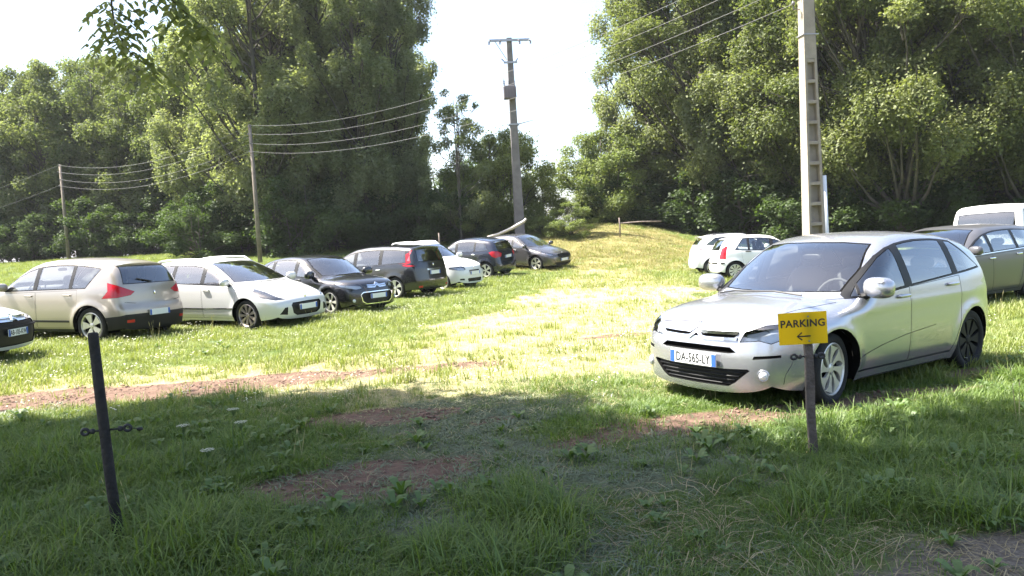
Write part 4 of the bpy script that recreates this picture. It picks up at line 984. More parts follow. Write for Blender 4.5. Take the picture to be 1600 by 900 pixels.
SUVW = dict(KIA, wb=2.6, foh=.86, roh=.74, W=1.79, H=1.60, top=[(x, z+.13) for x, z in C3['top'][:-4]]+[(-1.0, 1.57), (-1.4, 1.53), (-1.8, 1.46), (-2.1, 1.38)], cowl=(1.02, 1.07), wtop=(.24, 1.52), belt=((1.0, 1.0), (-1.5, 1.16)), zb=.22,
    tail=[('s', -1.62, .98), ('s', -1.76, 1.02), ('r', .62, 1.03), ('r', .50, .97)], tailmat=REDP, rwin=(1.16, 1.46, .58, .5), dlo_r=(-1.58, -1.2), extra=[spoiler(1.5, -1.55, .58, None, .24), rails(.1, -1.4, .6, GREYP, .05)], plate_r=(.80,), rim=(5, (.6, .4, .5), 0, ALLOY))
ESTATE = dict(P308, wb=2.76, foh=.92, roh=1.05, W=1.80, H=1.49, r=.325, top=[(2.4, .70), (2.2, .77), (1.9, .85), (1.5, .925), (1.22, .965), (1.14, .985), (.75, 1.18), (.38, 1.36), (.1, 1.43), (-.3, 1.47), (-.9, 1.48), (-1.5, 1.45), (-2.0, 1.39), (-2.3, 1.33)],
    cowl=(1.18, .98), wtop=(.24, 1.42), sec=secz(.97, 1.40, .19), belt=((1.05, .93), (-2.0, 1.03)), dlo_r=(-2.02, -1.75), glass=[(1.3, .10), (.0, -.84), (-.93, -2.1)], handles=[(.10, .86), (-.88, .90)], handmat=CHROME, extra=[],
    rim=(7, (.6, .4, .5), 0, ALLOY), plate_f=(.5,), ribbons=[('window_chrome', [('s', .98, .928), ('s', 0, .962), ('s', -2.0, 1.022)], .014, CHROME, .004)], doors=[[(1.07, .90), (1.03, .6), (.95, .26), (.06, .26), (.06, .93)], [(.02, .935), (.02, .26), (-.88, .26), (-1.0, .6), (-1.05, .85), (-1.05, .97)]])
VAN = dict(van=True, wb=3.1, foh=.85, roh=.87, W=1.92, H=1.97, r=.34, gap=.05, flare=.01, zb=.24, kst=.14,
    top=[(2.5, .92), (2.3, 1.05), (2.0, 1.14), (1.75, 1.2), (1.65, 1.25), (1.2, 1.62), (.95, 1.82), (.75, 1.90), (.3, 1.95), (-.8, 1.97), (-1.8, 1.965), (-2.4, 1.94)],
    front=[(.1, -.16), (.25, -.04), (.5, 0), (.8, -.03), (.95, -.1), (1.1, -.3)], rear=[(.1, .1), (.25, .03), (.5, 0), (.8, .02), (1.2, .06), (1.6, .12), (1.9, .2)],
    sec=secz(1.15, 1.85, .12), plan=[(2.4, .16), (2.0, .05), (1.5, 0), (-1.5, 0), (-2.2, .03), (-2.45, .10)], rcurve=(.03, .06), belt=((1.5, 1.12), (-2.0, 1.14)), cowl=(1.7, 1.23), wtop=(.82, 1.87), ws=(.82, .68), dlo_r=(-2.16, -2.12), dtop=.17,
    glass=[(1.7, .62), (.52, -.72), (-.80, -2.3)], gmat=[GLASS, GLASSD, GLASSD], rwin=(1.2, 1.75, .72, .66), doors=[[(1.4, 1.1), (1.3, .5), (1.1, .3), (.55, .3), (.55, 1.1)], [(.5, 1.1), (.5, .3), (-.7, .3), (-.7, 1.1)]],
    handles=[(.66, 1.0), (-.6, 1.0)], handmat=BLACK, rim=(6, (.6, .5, .6), 0, ALLOY), seat=.7, seatz=.2, dlomat=BLACK)
C4 = dict(P308B, W=1.79, H=1.49, plate_f=(.465, 'AB-105-KW'), steer=0,
    frontcut=[('mouth_grille', [(-.1, .25), (.55, .26), (.66, .36), (.70, .50), (.58, .64), (-.1, .655)], BLACK, -.015)],
    head=[('f', .48, .67), ('f', .52, .75), ('s', 1.70, .82), ('s', 1.5, .88), ('s', 1.58, .80), ('f', .76, .70)],
    ribbons=[('bumper_bar', [('f', 0, .545), ('f', .3, .545), ('f', .60, .555)], .03, BLACK, .03)], extra=[chevrons(.71, .655, .42, .02)])

CARS = [
 ('parked_car', C3, (3.24, 8.03), 215, SILVER, 'silver hatchback at right behind the yellow sign, nearest car in the field', 'cars parked on the right', .045),
 ('parked_car', C4, (-10.1, 12.35), 2, PEARL, 'pale silver car cut off by the left edge with dark chevron grille', 'cars parked in the left row', .06),
 ('parked_car', S3008, (-9.0, 16.1), 160.5, BEIGE, 'champagne beige crossover seen from behind at far left of the row', 'cars parked in the left row', .05),
 ('parked_car', P308, (-6.35, 17.65), -28, PEARL, 'pale silver estate with roof rails facing out beside the beige crossover', 'cars parked in the left row', .055),
 ('parked_car', C3B, (-4.85, 20.0), -37, BLACKP, 'black hatchback facing out with chrome ringed grille, left row', 'cars parked in the left row', .06),
 ('parked_car', SCEN, (-4.28, 25.0), 150, BLACKP, 'black people carrier seen from behind with tall boomerang tail lights', 'cars parked in the left row', .06),
 ('parked_car', MINI, (-2.9, 27.5), -34, WHITEP, 'small white car with roof rails facing out beside the black people carrier', 'cars parked in the left row', .07),
 ('parked_car', KIA, (-1.75, 32.0), 152, PLUM, 'dark blue black hatchback with big red tail lights near the row end', 'cars parked in the left row', .08),
 ('parked_car', P308B, (.55, 34.2), -38, GREYP, 'grey hatchback facing out at the far end of the left row', 'cars parked in the left row', .08),
 ('parked_car', C31, (8.85, 27.3), 0, WHITEP, 'small white hatchback with tall red tail lights behind the silver hatchback', 'cars parked on the right', .08),
 ('parked_car', SUVW, (9.0, 30.4), -3, WHITEP, 'white crossover with roof spoiler half hidden behind the small white hatchback', 'cars parked on the right', .09),
 ('parked_car', ESTATE, (8.3, 14.9), 212, GREY2, 'graphite grey estate parked behind the silver hatchback', 'cars parked on the right', .06),
 ('parked_van', VAN, (13.7, 20.5), 32, WHITEP, 'white van with dark windows at the right edge behind the grey estate', None, .09),
]
def put_cars():
    for (nm, cfg, (x, y), h, pn, lab, grp, res) in CARS:
        cfg = dict(cfg); a = R_(h); ca, sa = math.cos(a), math.sin(a); b = cfg['wb']/2; t = cfg['W']/2-.1
        zf = ground(x+ca*b, y+sa*b); zr = ground(x-ca*b, y-sa*b); zl = ground(x-sa*t, y+ca*t); zR = ground(x+sa*t, y-ca*t)
        z = (zf+zr)/2-.012
        build_car(nm, cfg, (x, y, z), h, pn, lab, grp, res, (math.degrees(math.atan2(zl-zR, 2*t)), -math.degrees(math.atan2(zf-zr, 2*b))))
put_cars()

# ================================================================ poles, wires, sign, posts
CONC = pmat('concrete', (.31, .27, .22), .9, noise=(4, (.215, .185, .15), .35, .75), bump=(30, .5))
CONCG = pmat('grey_concrete', (.17, .155, .15), .9, noise=(3, (.11, .10, .098), .35, .75), bump=(25, .4))
WOODP = pmat('pole_wood', (.22, .18, .145), .9, noise=(5, (.13, .105, .085), .35, .7), bump=(20, .5))
STAKE = pmat('stake_wood', (.13, .105, .09), .95, noise=(14, (.06, .048, .04), .3, .7), bump=(40, .8))
SHADEPOST = pmat('shaded_post_wood', (.028, .024, .023), .9, noise=(14, (.012, .011, .011), .3, .7), bump=(40, .7))  # near-black: the shade on the unlit post is put into its colour
GALV = pmat('galvanised', (.34, .34, .36), .5, .7)
WIRE = pmat('wire', (.20, .195, .20), .8)
PORC = pmat('porcelain', (.10, .09, .09), .25, 0, .5)
CABLE = pmat('black_cable', (.015, .015, .016), .6)
PVC = pmat('white_conduit', (.72, .72, .72), .5)
def gz_(x, y): return float(ground(x, y))
# -- concrete pole with ladder recesses
px_, py_ = 6.62, 17.0
pole = empty('concrete_pole', (px_, py_, gz_(px_, py_)-.1), R_(8)); tag(pole, 'tan concrete utility pole with ladder recesses rising behind the silver hatchback', 'utility pole')
Hp = 10.5
def half(z): return .198-.0115*z, .17-.0085*z          # half width (x), half depth (y)
step = .435; z0 = .45; nrec = 11; rung = .075
def ring(z, fx=1.0, fy=1.0, y0=None):
    a, b = half(z); return a*fx, b*fy
core = MB(); zs = [0, z0]
# side beams and web
for sg in (-1, 1):
    V = []; Fc = []
    for z in (0, z0+nrec*step):
        a, b = half(z); w = .055
        x0, x1 = (sg*a, sg*(a-w)); V += [(x0, -b, z), (x1, -b, z), (x1, b, z), (x0, b, z)]
    Fc = [(0, 1, 5, 4), (1, 2, 6, 5), (2, 3, 7, 6), (3, 0, 4, 7), (3, 2, 1, 0), (4, 5, 6, 7)]; core.add(V, Fc if sg > 0 else [f[::-1] for f in Fc])
core.build('side_beam', CONC, pole)
web = MB(); V = []
for z in (0, z0+nrec*step):
    a, b = half(z); V += [(-a+.054, -.025, z), (a-.054, -.025, z), (a-.054, .025, z), (-a+.054, .025, z)]
web.add(V, [(0, 1, 5, 4), (1, 2, 6, 5), (2, 3, 7, 6), (3, 0, 4, 7)]); web.build('web', CONC, pole)
for i in range(nrec+1):
    z = z0+i*step-.04; a, b = half(z); MB().box((0, 0, z), (2*a-.106, 2*b-.006, rung), bev=.012).build('rung', CONC, pole)
top = MB(); V = []
for z in (z0+nrec*step-.002, Hp):
    a, b = half(z); V += [(-a, -b, z), (a, -b, z), (a, b, z), (-a, b, z)]
top.add(V, [(0, 1, 5, 4), (1, 2, 6, 5), (2, 3, 7, 6), (3, 0, 4, 7), (4, 5, 6, 7)]); top.build('upper_shaft', CONC, pole)
for z in (5.75, 6.55, 7.4):
    a, b = half(z); MB().box((.02, 0, z), (2*a+.09, 2*b+.03, .02)).build('band', GALV, pole)
a1, b1 = half(0); MB().tube([(a1+.075, -.02, 0), (half(2.75)[0]+.075, -.02, 2.75)], .075, 14).build('conduit', PVC, pole, True)
MB().tube([(half(2.5)[0]+.05, -.02, 2.5), (half(4.5)[0]+.035, -.02, 4.5), (half(8)[0]+.03, -.02, 8.0), (half(10)[0]+.02, -.02, 10)], .028, 8).build('cable', CABLE, pole, True)
arms = []
for k, z in enumerate((6.3, 6.7, 7.1, 7.5)):
    b = MB(); b.tube([(-half(z)[0]-.02, 0, z), (-half(z)[0]-.16, 0, z), (-half(z)[0]-.16, 0, z+.10)], .012, 6); b.lathe([(.004, .08), (.035, .09), (.04, .13), (.025, .17), (.004, .18)], 10, 'z', (-half(z)[0]-.16, 0, z)); b.build('insulator', PORC, pole, True)
    arms.append(Vector((px_-half(z)[0]-.16, py_, gz_(px_, py_)-.1+z+.12)))
# -- wooden poles
def wood_pole(x, y, H, label, r0=.12):
    o = empty('wooden_pole', (x, y, gz_(x, y)-.1)); tag(o, label, 'utility pole', 'wooden line poles')
    MB().tube([(0, 0, 0), (.01, 0, H*.5), (-.01, 0, H)], [r0, r0*.85, r0*.68], 12).build('shaft', WOODP, o, True); P = []
    for k, z in enumerate((H-.12, H-.55, H-1.05, H-1.45)):
        b = MB(); sg = 1 if k % 2 == 0 else -1; b.tube([(0, -.08, z-.06), (.05*sg, -.2, z-.06), (.05*sg, -.22, z)], .012, 6); b.lathe([(.004, 0), (.035, .01), (.04, .05), (.025, .09), (.004, .10)], 10, 'z', (.05*sg, -.22, z)); b.build('insulator', PORC, o, True)
        P.append(Vector((x+.05*sg, y-.22, gz_(x, y)-.1+z+.05)))
    return P
W1 = wood_pole(-13.1, 41, 7.3, 'slim wooden line pole behind the pale silver estate')
W2 = wood_pole(-29.3, 52, 6.4, 'far wooden line pole behind the beige crossover')
def wire(A, B, sag, label, r=.006):
    A, B = Vector(A), Vector(B); n = 24; M = [A.lerp(B, i/n)-Vector((0, 0, 4*sag*(i/n)*(1-i/n))) for i in range(n+1)]; o0 = M[0].copy()
    o = MB().tube([p-o0 for p in M], r, 5, False).build('overhead_wire', WIRE, None, True); o.location = o0; tag(o, label, 'wire', 'overhead wires')
hh = ['topmost', 'second highest', 'third highest', 'lowest']
for k in range(4):
    wire(W1[k], arms[3-k], 1.1, '%s of four wires from the middle wooden pole to the concrete pole' % hh[k])
    wire(W2[k], W1[k], .9, '%s of four sagging wires between the two wooden poles' % hh[k], .007)
W3 = Vector((-60, 62, 5.0))
for k in (0, 3): wire(W2[k], W3+Vector((0, 0, -.4*k)), 1.0, '%s wire running left from the far wooden pole' % ('upper', 'lower')[k > 0], .007)
# -- transformer pole
tx, ty = .62, 44.0
tp_ = empty('transformer_pole', (tx, ty, gz_(tx, ty)-.1), R_(6)); tag(tp_, 'tall grey concrete pole with crossarm and transformer box near the mound', 'utility pole'); TH = 12.75-gz_(tx, ty)+.1
V = []
for z in (0, TH):
    a = .27-.13*z/TH; b = .24-.1*z/TH; V += [(-a, -b, z), (a, -b, z), (a, b, z), (-a, b, z)]
MB().add(V, [(0, 1, 5, 4), (1, 2, 6, 5), (2, 3, 7, 6), (3, 0, 4, 7), (4, 5, 6, 7)]).build('shaft', CONCG, tp_)
ca = MB().box((0, -.18, TH-.15), (2.25, .12, .12)).build('crossarm', GALV, tp_)
for x in (-1.05, -.45, .45, 1.05):
    b = MB(); b.tube([(x, -.18, TH-.12), (x+.08*np.sign(x), -.35, TH-.28)], .035, 8); b.lathe([(.01, -.02), (.06, 0), (.03, .04), (.06, .08), (.03, .12), (.05, .16)], 8, 'z', (x+.1*np.sign(x), -.35, TH-.4)); b.build('insulator', PORC, ca, True)
MB().tube([(-.8, -.18, TH-.2), (-.2, -.15, TH-1.2)], .02, 6).build('brace', GALV, tp_)
MB().box((.0, -.15, TH-1.35), (.75, .10, .10)).build('lower_arm', GALV, tp_)
for x in (-.5, .42): MB().tube([(x*.6, -.15, TH-1.35), (x, -.2, TH-1.15)], .03, 6).build('insulator', PORC, tp_)
trf = MB().box((-.18, -.45, TH-3.05), (.66, .5, .72), bev=.05).build('transformer', pmat('transformer_paint', (.16, .14, .15), .6, .2), tp_)
for x in (-.46, -.18, .1): 
    b = MB(); b.lathe([(.05, 0), (.03, .06), (.055, .10), (.03, .16), (.05, .2), (.02, .3), (.005, .42)], 8, 'z', (x, -.45, TH-2.66)); b.build('bushing', PORC, trf, True)
for j in range(5): MB().box((-.5+.16*j, -.74, TH-3.1), (.03, .06, .55)).build('cooling_fin', MATS['transformer_paint'], trf)
MB().tube([(.2, -.1, TH-4.75), (1.15, -.2, TH-4.55)], [.03, .015], 6).build('side_bracket', GALV, tp_)
MB().box((0, 0, TH-4.75), (.58, .46, .08)).build('band', GALV, tp_)
b = MB().box((0, 0, 0), (1.0, .8, .42), bev=.05).build('footing_block', pmat('pale_concrete', (.55, .5, .45), .9, noise=(5, (.4, .36, .32), .3, .7)), None); b.location = (tx-.3, ty-.75, gz_(tx, ty-.7)+.14); tag(b, 'pale concrete block at the foot of the transformer pole', 'block')
xa_, za_ = (758-797)/1220*40, None
o = MB(); o.tube([(0, 0, 0), (.6, .05, .12), (1.3, .08, .38), (2.0, .1, .72), (2.12, .1, .86)], [.05, .07, .085, .08, .06], 8); q = o.build('leaning_beam', pmat('bleached_wood', (.55, .51, .47), .85, noise=(9, (.4, .36, .32), .3, .7)), None, True)
q.location = (-1.15, 41.6, gz_(-1.1, 41.6)+.62); tag(q, 'pale bleached beam slanting above the dark blue hatchback', 'beam')
# -- fence remains on the far edge
for k, (px, Y, h, tl, lab, mt) in enumerate([(970, 42, 1.1, 0, 'short wooden fence post on the mound below the right trees', WOODP), (1140, 37.5, 1.2, -5, 'thin pale fence stake behind the white crossover', WOODP), (1376, 30, 1.55, 16, 'pale slanting stick rising behind the silver hatchback roof', pmat('pale_stick', (.5, .47, .42), .8)), (688, 40.5, 1.2, 0, 'thin wooden stake behind the dark blue hatchback', WOODP)]):
    x = (px-797)/1220*Y; h0 = h; o = MB().tube([(0, 0, 0), (.01, 0, h*.6), (0, 0, h)], [.045, .042, .036], 8).build('fence_stake', mt, None, True); o.location = (x, Y, gz_(x, Y)-.05); o.rotation_euler = (0, R_(tl), 0); tag(o, lab, 'post')
x0 = (970-797)/1220*42
o = MB().tube([(0, 0, 0), (1.1, -.1, .02), (2.2, -.25, -.03)], .035, 6).build('fence_rail', WOODP, None, True); o.location = (x0, 42, gz_(x0, 42)+.75); tag(o, 'grey fence rail running right from the post on the mound', 'rail')

# -- the shade-darkened gate post at left and the sign stake
def ring_ins(parent, side, z, y=0.0, out=.07, col=None):
    b = MB(); c = Vector((side*(out+.035), y, z)); b.tube([(side*.02, y, z), (side*out, y, z)], .006, 6)
    b.tube([c+Vector((.018*math.cos(t), 0, .016*math.sin(t))) for t in np.linspace(0, 2*math.pi, 15)], .0085, 7, False); b.super(Vector((side*(out-.002), y, z)), (.03, .026, .03), 2.5, 10, 8); b.build('ring_insulator', CABLE, parent, True)
gp = empty('gate_post', (-2.27, 4.24, gz_(-2.27, 4.24)-.05), R_(12)); tag(gp, 'slim shade-darkened wooden gate post standing in the tall grass at left', 'post')
MB().tube([(.02, 0, 0), (.0, 0, .4), (-.012, 0, .8), (-.022, 0, 1.19), (-.022, 0, 1.2)], [.029, .028, .0275, .027, .022], 14).build('shaft', SHADEPOST, gp, True)
ring_ins(gp, -1, .66); ring_ins(gp, 1, .66, 0, .075)
b = MB(); b.tube([(.105, .0, .663), (.13, .01, .655), (.16, .03, .645)], .0025, 4); b.super((.165, .03, .642), (.035, .016, .02), 2.5, 10, 6); b.build('wire_end', CABLE, gp, True)
sx_, sy_ = 1.905, 5.06
st = empty('sign_stake', (sx_, sy_, gz_(sx_, sy_)-.12), R_(-6)); tag(st, 'weathered brown wooden stake carrying the yellow sign', 'post')
sb = MB(); V = []
zz = np.linspace(0, 1.065, 8)
for i, z in enumerate(zz):
    w = .026+.002*math.sin(i*2.1); d = .02; xo = .012*(1-z)+.003*math.sin(i*1.7); V += [(xo-w, -d, z), (xo+w, -d, z), (xo+w, d, z), (xo-w, d, z)]
Fc = [(i*4+j, i*4+(j+1) % 4, i*4+4+(j+1) % 4, i*4+4+j) for i in range(7) for j in range(4)]+[(28, 29, 30, 31)]
sb.add(V, Fc); sb.build('shaft', STAKE, st)
ring_ins(st, -1, .775, 0, .055); ring_ins(st, 1, .775, 0, .05)
b = MB(); b.tube([(-.09, 0, .77), (-.11, -.01, .72), (-.15, -.015, .66), (-.165, -.02, .60)], .0022, 4); b.build('loose_wire', CABLE, st, True)
YEL = bpy.data.materials.new('yellow_sheet'); YEL.use_nodes = True; N_ = YEL.node_tree.nodes; L_ = YEL.node_tree.links; b_ = N_['Principled BSDF']; b_.inputs['Base Color'].default_value = (.85, .64, .010, 1); b_.inputs['Roughness'].default_value = .45
t_ = N_.new('ShaderNodeBsdfTranslucent'); t_.inputs[0].default_value = (.90, .68, .012, 1); mx_ = N_.new('ShaderNodeMixShader'); mx_.inputs[0].default_value = .6; L_.new(b_.outputs[0], mx_.inputs[1]); L_.new(t_.outputs[0], mx_.inputs[2]); L_.new(mx_.outputs[0], N_['Material Output'].inputs[0])
sg_ = MB().box((0, 0, 0), (.305, .004, .208)).build('parking_sign', YEL, None); sg_.location = (sx_-.038, sy_-.028, gz_(sx_, sy_)+.845); sg_.rotation_euler = (0, R_(-.9), R_(-6)); tag(sg_, 'yellow plastic PARKING sign with left arrow on the wooden stake', 'sign')
for zz_ in (.075, -.085):
    MB().lathe([(.0005, .004), (.004, .0035), (.0055, .001), (.0055, -.004)], 10, 'z').build('screw', GALV, sg_, True).matrix_local = Matrix.Translation((.036, -.0035, zz_)) @ Matrix.Rotation(R_(90), 4, 'X')
INKD = pmat('sign_ink', (.02, .016, .012), .6)
o = link('sign_text', text_mesh('sign_text', 'PARKING', .066, INKD, 1.06, .0016), sg_); o.rotation_euler = (R_(90), 0, 0); o.location = (0, -.0035, .030); o.scale = (.98, 1, 1)
ar = MB(); ar.tube([(-.035, -.003, -.052), (.045, -.003, -.052)], .0045, 6); ar.tube([(-.008, -.003, -.028), (-.037, -.003, -.052), (-.008, -.003, -.076)], .0045, 6); a_ = ar.build('arrow', INKD, sg_)

# ================================================================ grass and weeds
def blade_tuft(seed, n, h, spread, lean, w, flat=0.0, seg=3):
    g = np.random.default_rng(seed); V = []; F = []; ti = []
    for i in range(n):
        a = g.uniform(0, 6.28); r = spread*math.sqrt(g.random()); p = Vector((r*math.cos(a), r*math.sin(a), -.01)); b = a+g.normal()*.9
        L = h*g.uniform(.55, 1.15); ln = lean*g.uniform(.3, 1.4); d = Vector((math.cos(b), math.sin(b), 0)); s_ = Vector((-d.y, d.x, 0)); ww = w*g.uniform(.6, 1.2); t0 = g.random(); k0 = len(V)
        for k in range(seg+1):
            u = k/seg; bend = ln*u+flat*1.3*min(1, u*2.5)
            ang = min(1.5, bend); q = p+d*(L*u*math.sin(ang))+Vector((0, 0, L*u*math.cos(ang)*(1-.25*ang*u)))
            if k < seg: V += [q-s_*ww*(1-.5*u)*.5, q+s_*ww*(1-.5*u)*.5]; ti += [t0, t0]
            else: V.append(q); ti.append(t0)
        for k in range(seg-1): F.append((k0+2*k, k0+2*k+1, k0+2*k+3, k0+2*k+2))
        F.append((k0+2*seg-2, k0+2*seg-1, k0+2*seg))
    return V, F, ti
def stuff_obj(name, V, F, ti, mat):
    me = bpy.data.meshes.new(name); me.from_pydata([tuple(v) for v in V], [], F); a = me.attributes.new('tint', 'FLOAT', 'POINT'); a.data.foreach_set('value', np.asarray(ti, dtype=np.float32))
    me.materials.append(mat); return bpy.data.objects.new(name, me)
G_MEADOW = leaf_mat('meadow_blades', (.10, .15, .020), (.27, .29, .07), .40, .06, 1.2)
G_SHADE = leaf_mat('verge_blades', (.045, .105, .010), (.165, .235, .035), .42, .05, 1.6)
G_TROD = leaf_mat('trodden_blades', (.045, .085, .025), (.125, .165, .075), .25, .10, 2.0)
G_DRY = leaf_mat('dry_mound_blades', (.13, .125, .045), (.30, .265, .12), .3, .03, 1.0)
G_HAY = leaf_mat('hay_blades', (.27, .25, .125), (.47, .44, .27), .3, .05, 2.0)
G_STRAW = leaf_mat('straw_blades', (.20, .155, .075), (.42, .35, .20), .2, .06, 2.0)
G_WEED = leaf_mat('weed_leaves', (.06, .12, .02), (.12, .19, .04), .35, .06, 1.0)
G_HEAD = leaf_mat('seed_heads', (.30, .26, .13), (.52, .48, .30), .3, .02, 1.0)
G_WHITE = leaf_mat('white_flowers', (.55, .55, .45), (.75, .75, .66), .3, .02, 1.0)
def weed_tuft(seed, n, L, w, up):
    g = np.random.default_rng(seed); V = []; F = []; ti = []
    for i in range(n):
        a = 6.28*i/n+g.normal()*.3; d = Vector((math.cos(a), math.sin(a), 0)); s_ = Vector((-d.y, d.x, 0)); l = L*g.uniform(.6, 1.15); u0 = up*g.uniform(.6, 1.3); t0 = g.random(); k0 = len(V)
        for (u, ww, zz) in ((0, .12, 0), (.3, .7, .55), (.62, 1.0, .9), (.85, .6, .95), (1, .02, .8)):
            q = d*(l*u*math.cos(u0*.8))+Vector((0, 0, l*zz*math.sin(u0))); V += [q-s_*w*ww*.5, q+s_*w*ww*.5]; ti += [t0, t0]
        for k in range(4): F.append((k0+2*k, k0+2*k+1, k0+2*k+3, k0+2*k+2))
    return V, F, ti
def stalk_tuft(seed, n, h, head):
    g = np.random.default_rng(seed); V = []; F = []; ti = []
    for i in range(n):
        a = g.uniform(0, 6.28); p = Vector((.06*math.cos(a), .06*math.sin(a), 0)); L = h*g.uniform(.7, 1.15); d = Vector((g.normal()*.18, g.normal()*.18, 1)).normalized(); t0 = g.random()
        for (u0, u1, w) in ((0, .8, .003), (.76, 1.0, head)):
            k0 = len(V); A, B = p+d*L*u0, p+d*L*u1; M = (A+B)/2
            for s_ in (Vector((1, 0, 0)), Vector((0, 1, 0))):
                k0 = len(V); V += [A, M-s_*w, B, M+s_*w]; F.append((k0, k0+1, k0+2, k0+3)); ti += [t0]*4
    return V, F, ti
def flower_dots(seed, n, h, r):
    g = np.random.default_rng(seed); V = []; F = []; ti = []
    for i in range(n):
        x, y, z = g.normal()*.05, g.normal()*.05, h*g.uniform(.6, 1.1); k0 = len(V); t0 = g.random()
        for j in range(6): V.append(Vector((x+r*math.cos(j*1.047), y+r*math.sin(j*1.047), z+.004*(j % 2)))); ti.append(t0)
        F.append(tuple(range(k0, k0+6)))
        k0 = len(V); V += [Vector((x-.0015, y, 0)), Vector((x+.0015, y, 0)), Vector((x, y, z))]; F.append((k0, k0+1, k0+2)); ti += [t0]*3
    return V, F, ti
PT = {
 'meadow': [stuff_obj('meadow_tuft', *blade_tuft(40+i, 20, .13, .10, .75, .007), G_MEADOW) for i in range(3)],
 'meadowfar': [stuff_obj('far_tuft', *blade_tuft(50+i, 22, .15, .26, .8, .014), G_MEADOW) for i in range(2)],
 'verge': [stuff_obj('verge_tuft', *blade_tuft(60+i, 26, .17, .09, .9, .005, 0, 4), G_SHADE) for i in range(3)],
 'short': [stuff_obj('short_tuft', *blade_tuft(65+i, 24, .085, .10, 1.0, .0045), G_SHADE) for i in range(2)],
 'trod': [stuff_obj('trodden_tuft', *blade_tuft(70+i, 26, .085, .12, .5, .006, .85), G_TROD) for i in range(3)],
 'hay': [stuff_obj('hay_tuft', *blade_tuft(80+i, 16, .13, .14, .5, .006, 1.0), G_HAY) for i in range(2)],
 'hayfar': [stuff_obj('far_hay', *blade_tuft(85+i, 20, .20, .28, .7, .012, .2), G_DRY) for i in range(2)],
 'straw': [stuff_obj('straw_tuft', *blade_tuft(90+i, 12, .32, .14, .4, .0045, 1.0), G_STRAW) for i in range(2)],
 'weed': [stuff_obj('weed_rosette', *weed_tuft(100+i, 8, .11, .038, .7), G_WEED) for i in range(2)],
 'stalk': [stuff_obj('grass_stalks', *stalk_tuft(110+i, 3, .34, .0035), G_HEAD) for i in range(2)],
 'flower': [stuff_obj('small_flowers', *flower_dots(120+i, 4, .13, .011), G_WHITE) for i in range(2)],
}
def clod(seed):
    g = np.random.default_rng(seed); bm = bmesh.new(); bmesh.ops.create_icosphere(bm, subdivisions=1, radius=.014); bm.verts.index_update()
    V = [v.co*g.uniform(.6, 1.25) for v in bm.verts]; V = [Vector((v.x, v.y*.8, v.z*.6+.004)) for v in V]; F = [tuple(v.index for v in f.verts) for f in bm.faces]; bm.free(); return V, F, [0.5]*len(V)
PT['clod'] = [stuff_obj('soil_crumb', *clod(130+i), pmat('soil_crumb', (.13, .075, .052), .95, noise=(20, (.22, .15, .115), .3, .7))) for i in range(3)]
def scatter(name, kind, P, scale, label, cat):
    """one object of instanced tufts, points in world metres"""
    n = len(P); g = np.random.default_rng(len(name)*13+n)
    me = bpy.data.meshes.new(name); me.vertices.add(n); me.vertices.foreach_set('co', np.ascontiguousarray(P, dtype=np.float32).ravel())
    a = me.attributes.new('rot', 'FLOAT_VECTOR', 'POINT'); a.data.foreach_set('vector', np.stack([g.normal(size=n)*.08, g.normal(size=n)*.08, g.uniform(0, 6.28, n)], 1).astype(np.float32).ravel())
    a = me.attributes.new('scl', 'FLOAT', 'POINT'); a.data.foreach_set('value', np.asarray(scale, dtype=np.float32))
    a = me.attributes.new('pick', 'INT', 'POINT'); a.data.foreach_set('value', g.integers(0, len(PT[kind]), n).astype(np.int32))
    o = link(name, me); tag(o, label, cat, None, 'stuff')
    ng = bpy.data.node_groups.new(name, 'GeometryNodeTree'); ng.interface.new_socket('Geometry', in_out='INPUT', socket_type='NodeSocketGeometry'); ng.interface.new_socket('Geometry', in_out='OUTPUT', socket_type='NodeSocketGeometry')
    N = ng.nodes; Lk = ng.links; gi = N.new('NodeGroupInput'); go = N.new('NodeGroupOutput'); ip = N.new('GeometryNodeInstanceOnPoints'); m2p = N.new('GeometryNodeMeshToPoints'); jn = N.new('GeometryNodeGeometryToInstance')
    for ob in PT[kind]:
        oi = N.new('GeometryNodeObjectInfo'); oi.inputs['Object'].default_value = ob; Lk.new(oi.outputs['Geometry'], jn.inputs[0])
    def at(nm, dt):
        q = N.new('GeometryNodeInputNamedAttribute'); q.data_type = dt; q.inputs[0].default_value = nm; return q.outputs[0]
    Lk.new(gi.outputs[0], m2p.inputs[0]); Lk.new(m2p.outputs[0], ip.inputs['Points']); Lk.new(jn.outputs[0], ip.inputs['Instance']); ip.inputs['Pick Instance'].default_value = True
    Lk.new(at('rot', 'FLOAT_VECTOR'), ip.inputs['Rotation']); Lk.new(at('scl', 'FLOAT'), ip.inputs['Scale']); Lk.new(at('pick', 'INT'), ip.inputs['Instance Index']); Lk.new(ip.outputs[0], go.inputs[0])
    md = o.modifiers.new('scatter', 'NODES'); md.node_group = ng; return o
def pts_in(y0, y1, dens, seed, margin=1.5):
    """random points over the wedge of ground the place shows, wider than the view"""
    g = np.random.default_rng(seed); hwid = .70*y1+margin; n = int(dens*2*hwid*(y1-y0)); x = g.uniform(-hwid, hwid, n); y = g.uniform(y0, y1, n); k = np.abs(x) < .70*y+margin
    return x[k], y[k], g
def put(name, kind, y0, y1, dens, seed, prob, scl, label, cat):
    X, Y, S = [], [], []
    x, y, g = pts_in(y0, y1, dens, seed); p = prob(x, y); k = g.random(len(x)) < p; x, y = x[k], y[k]; s_ = scl(x, y)*g.uniform(.65, 1.35, len(x))
    return np.stack([x, y, ground(x, y)], 1), s_
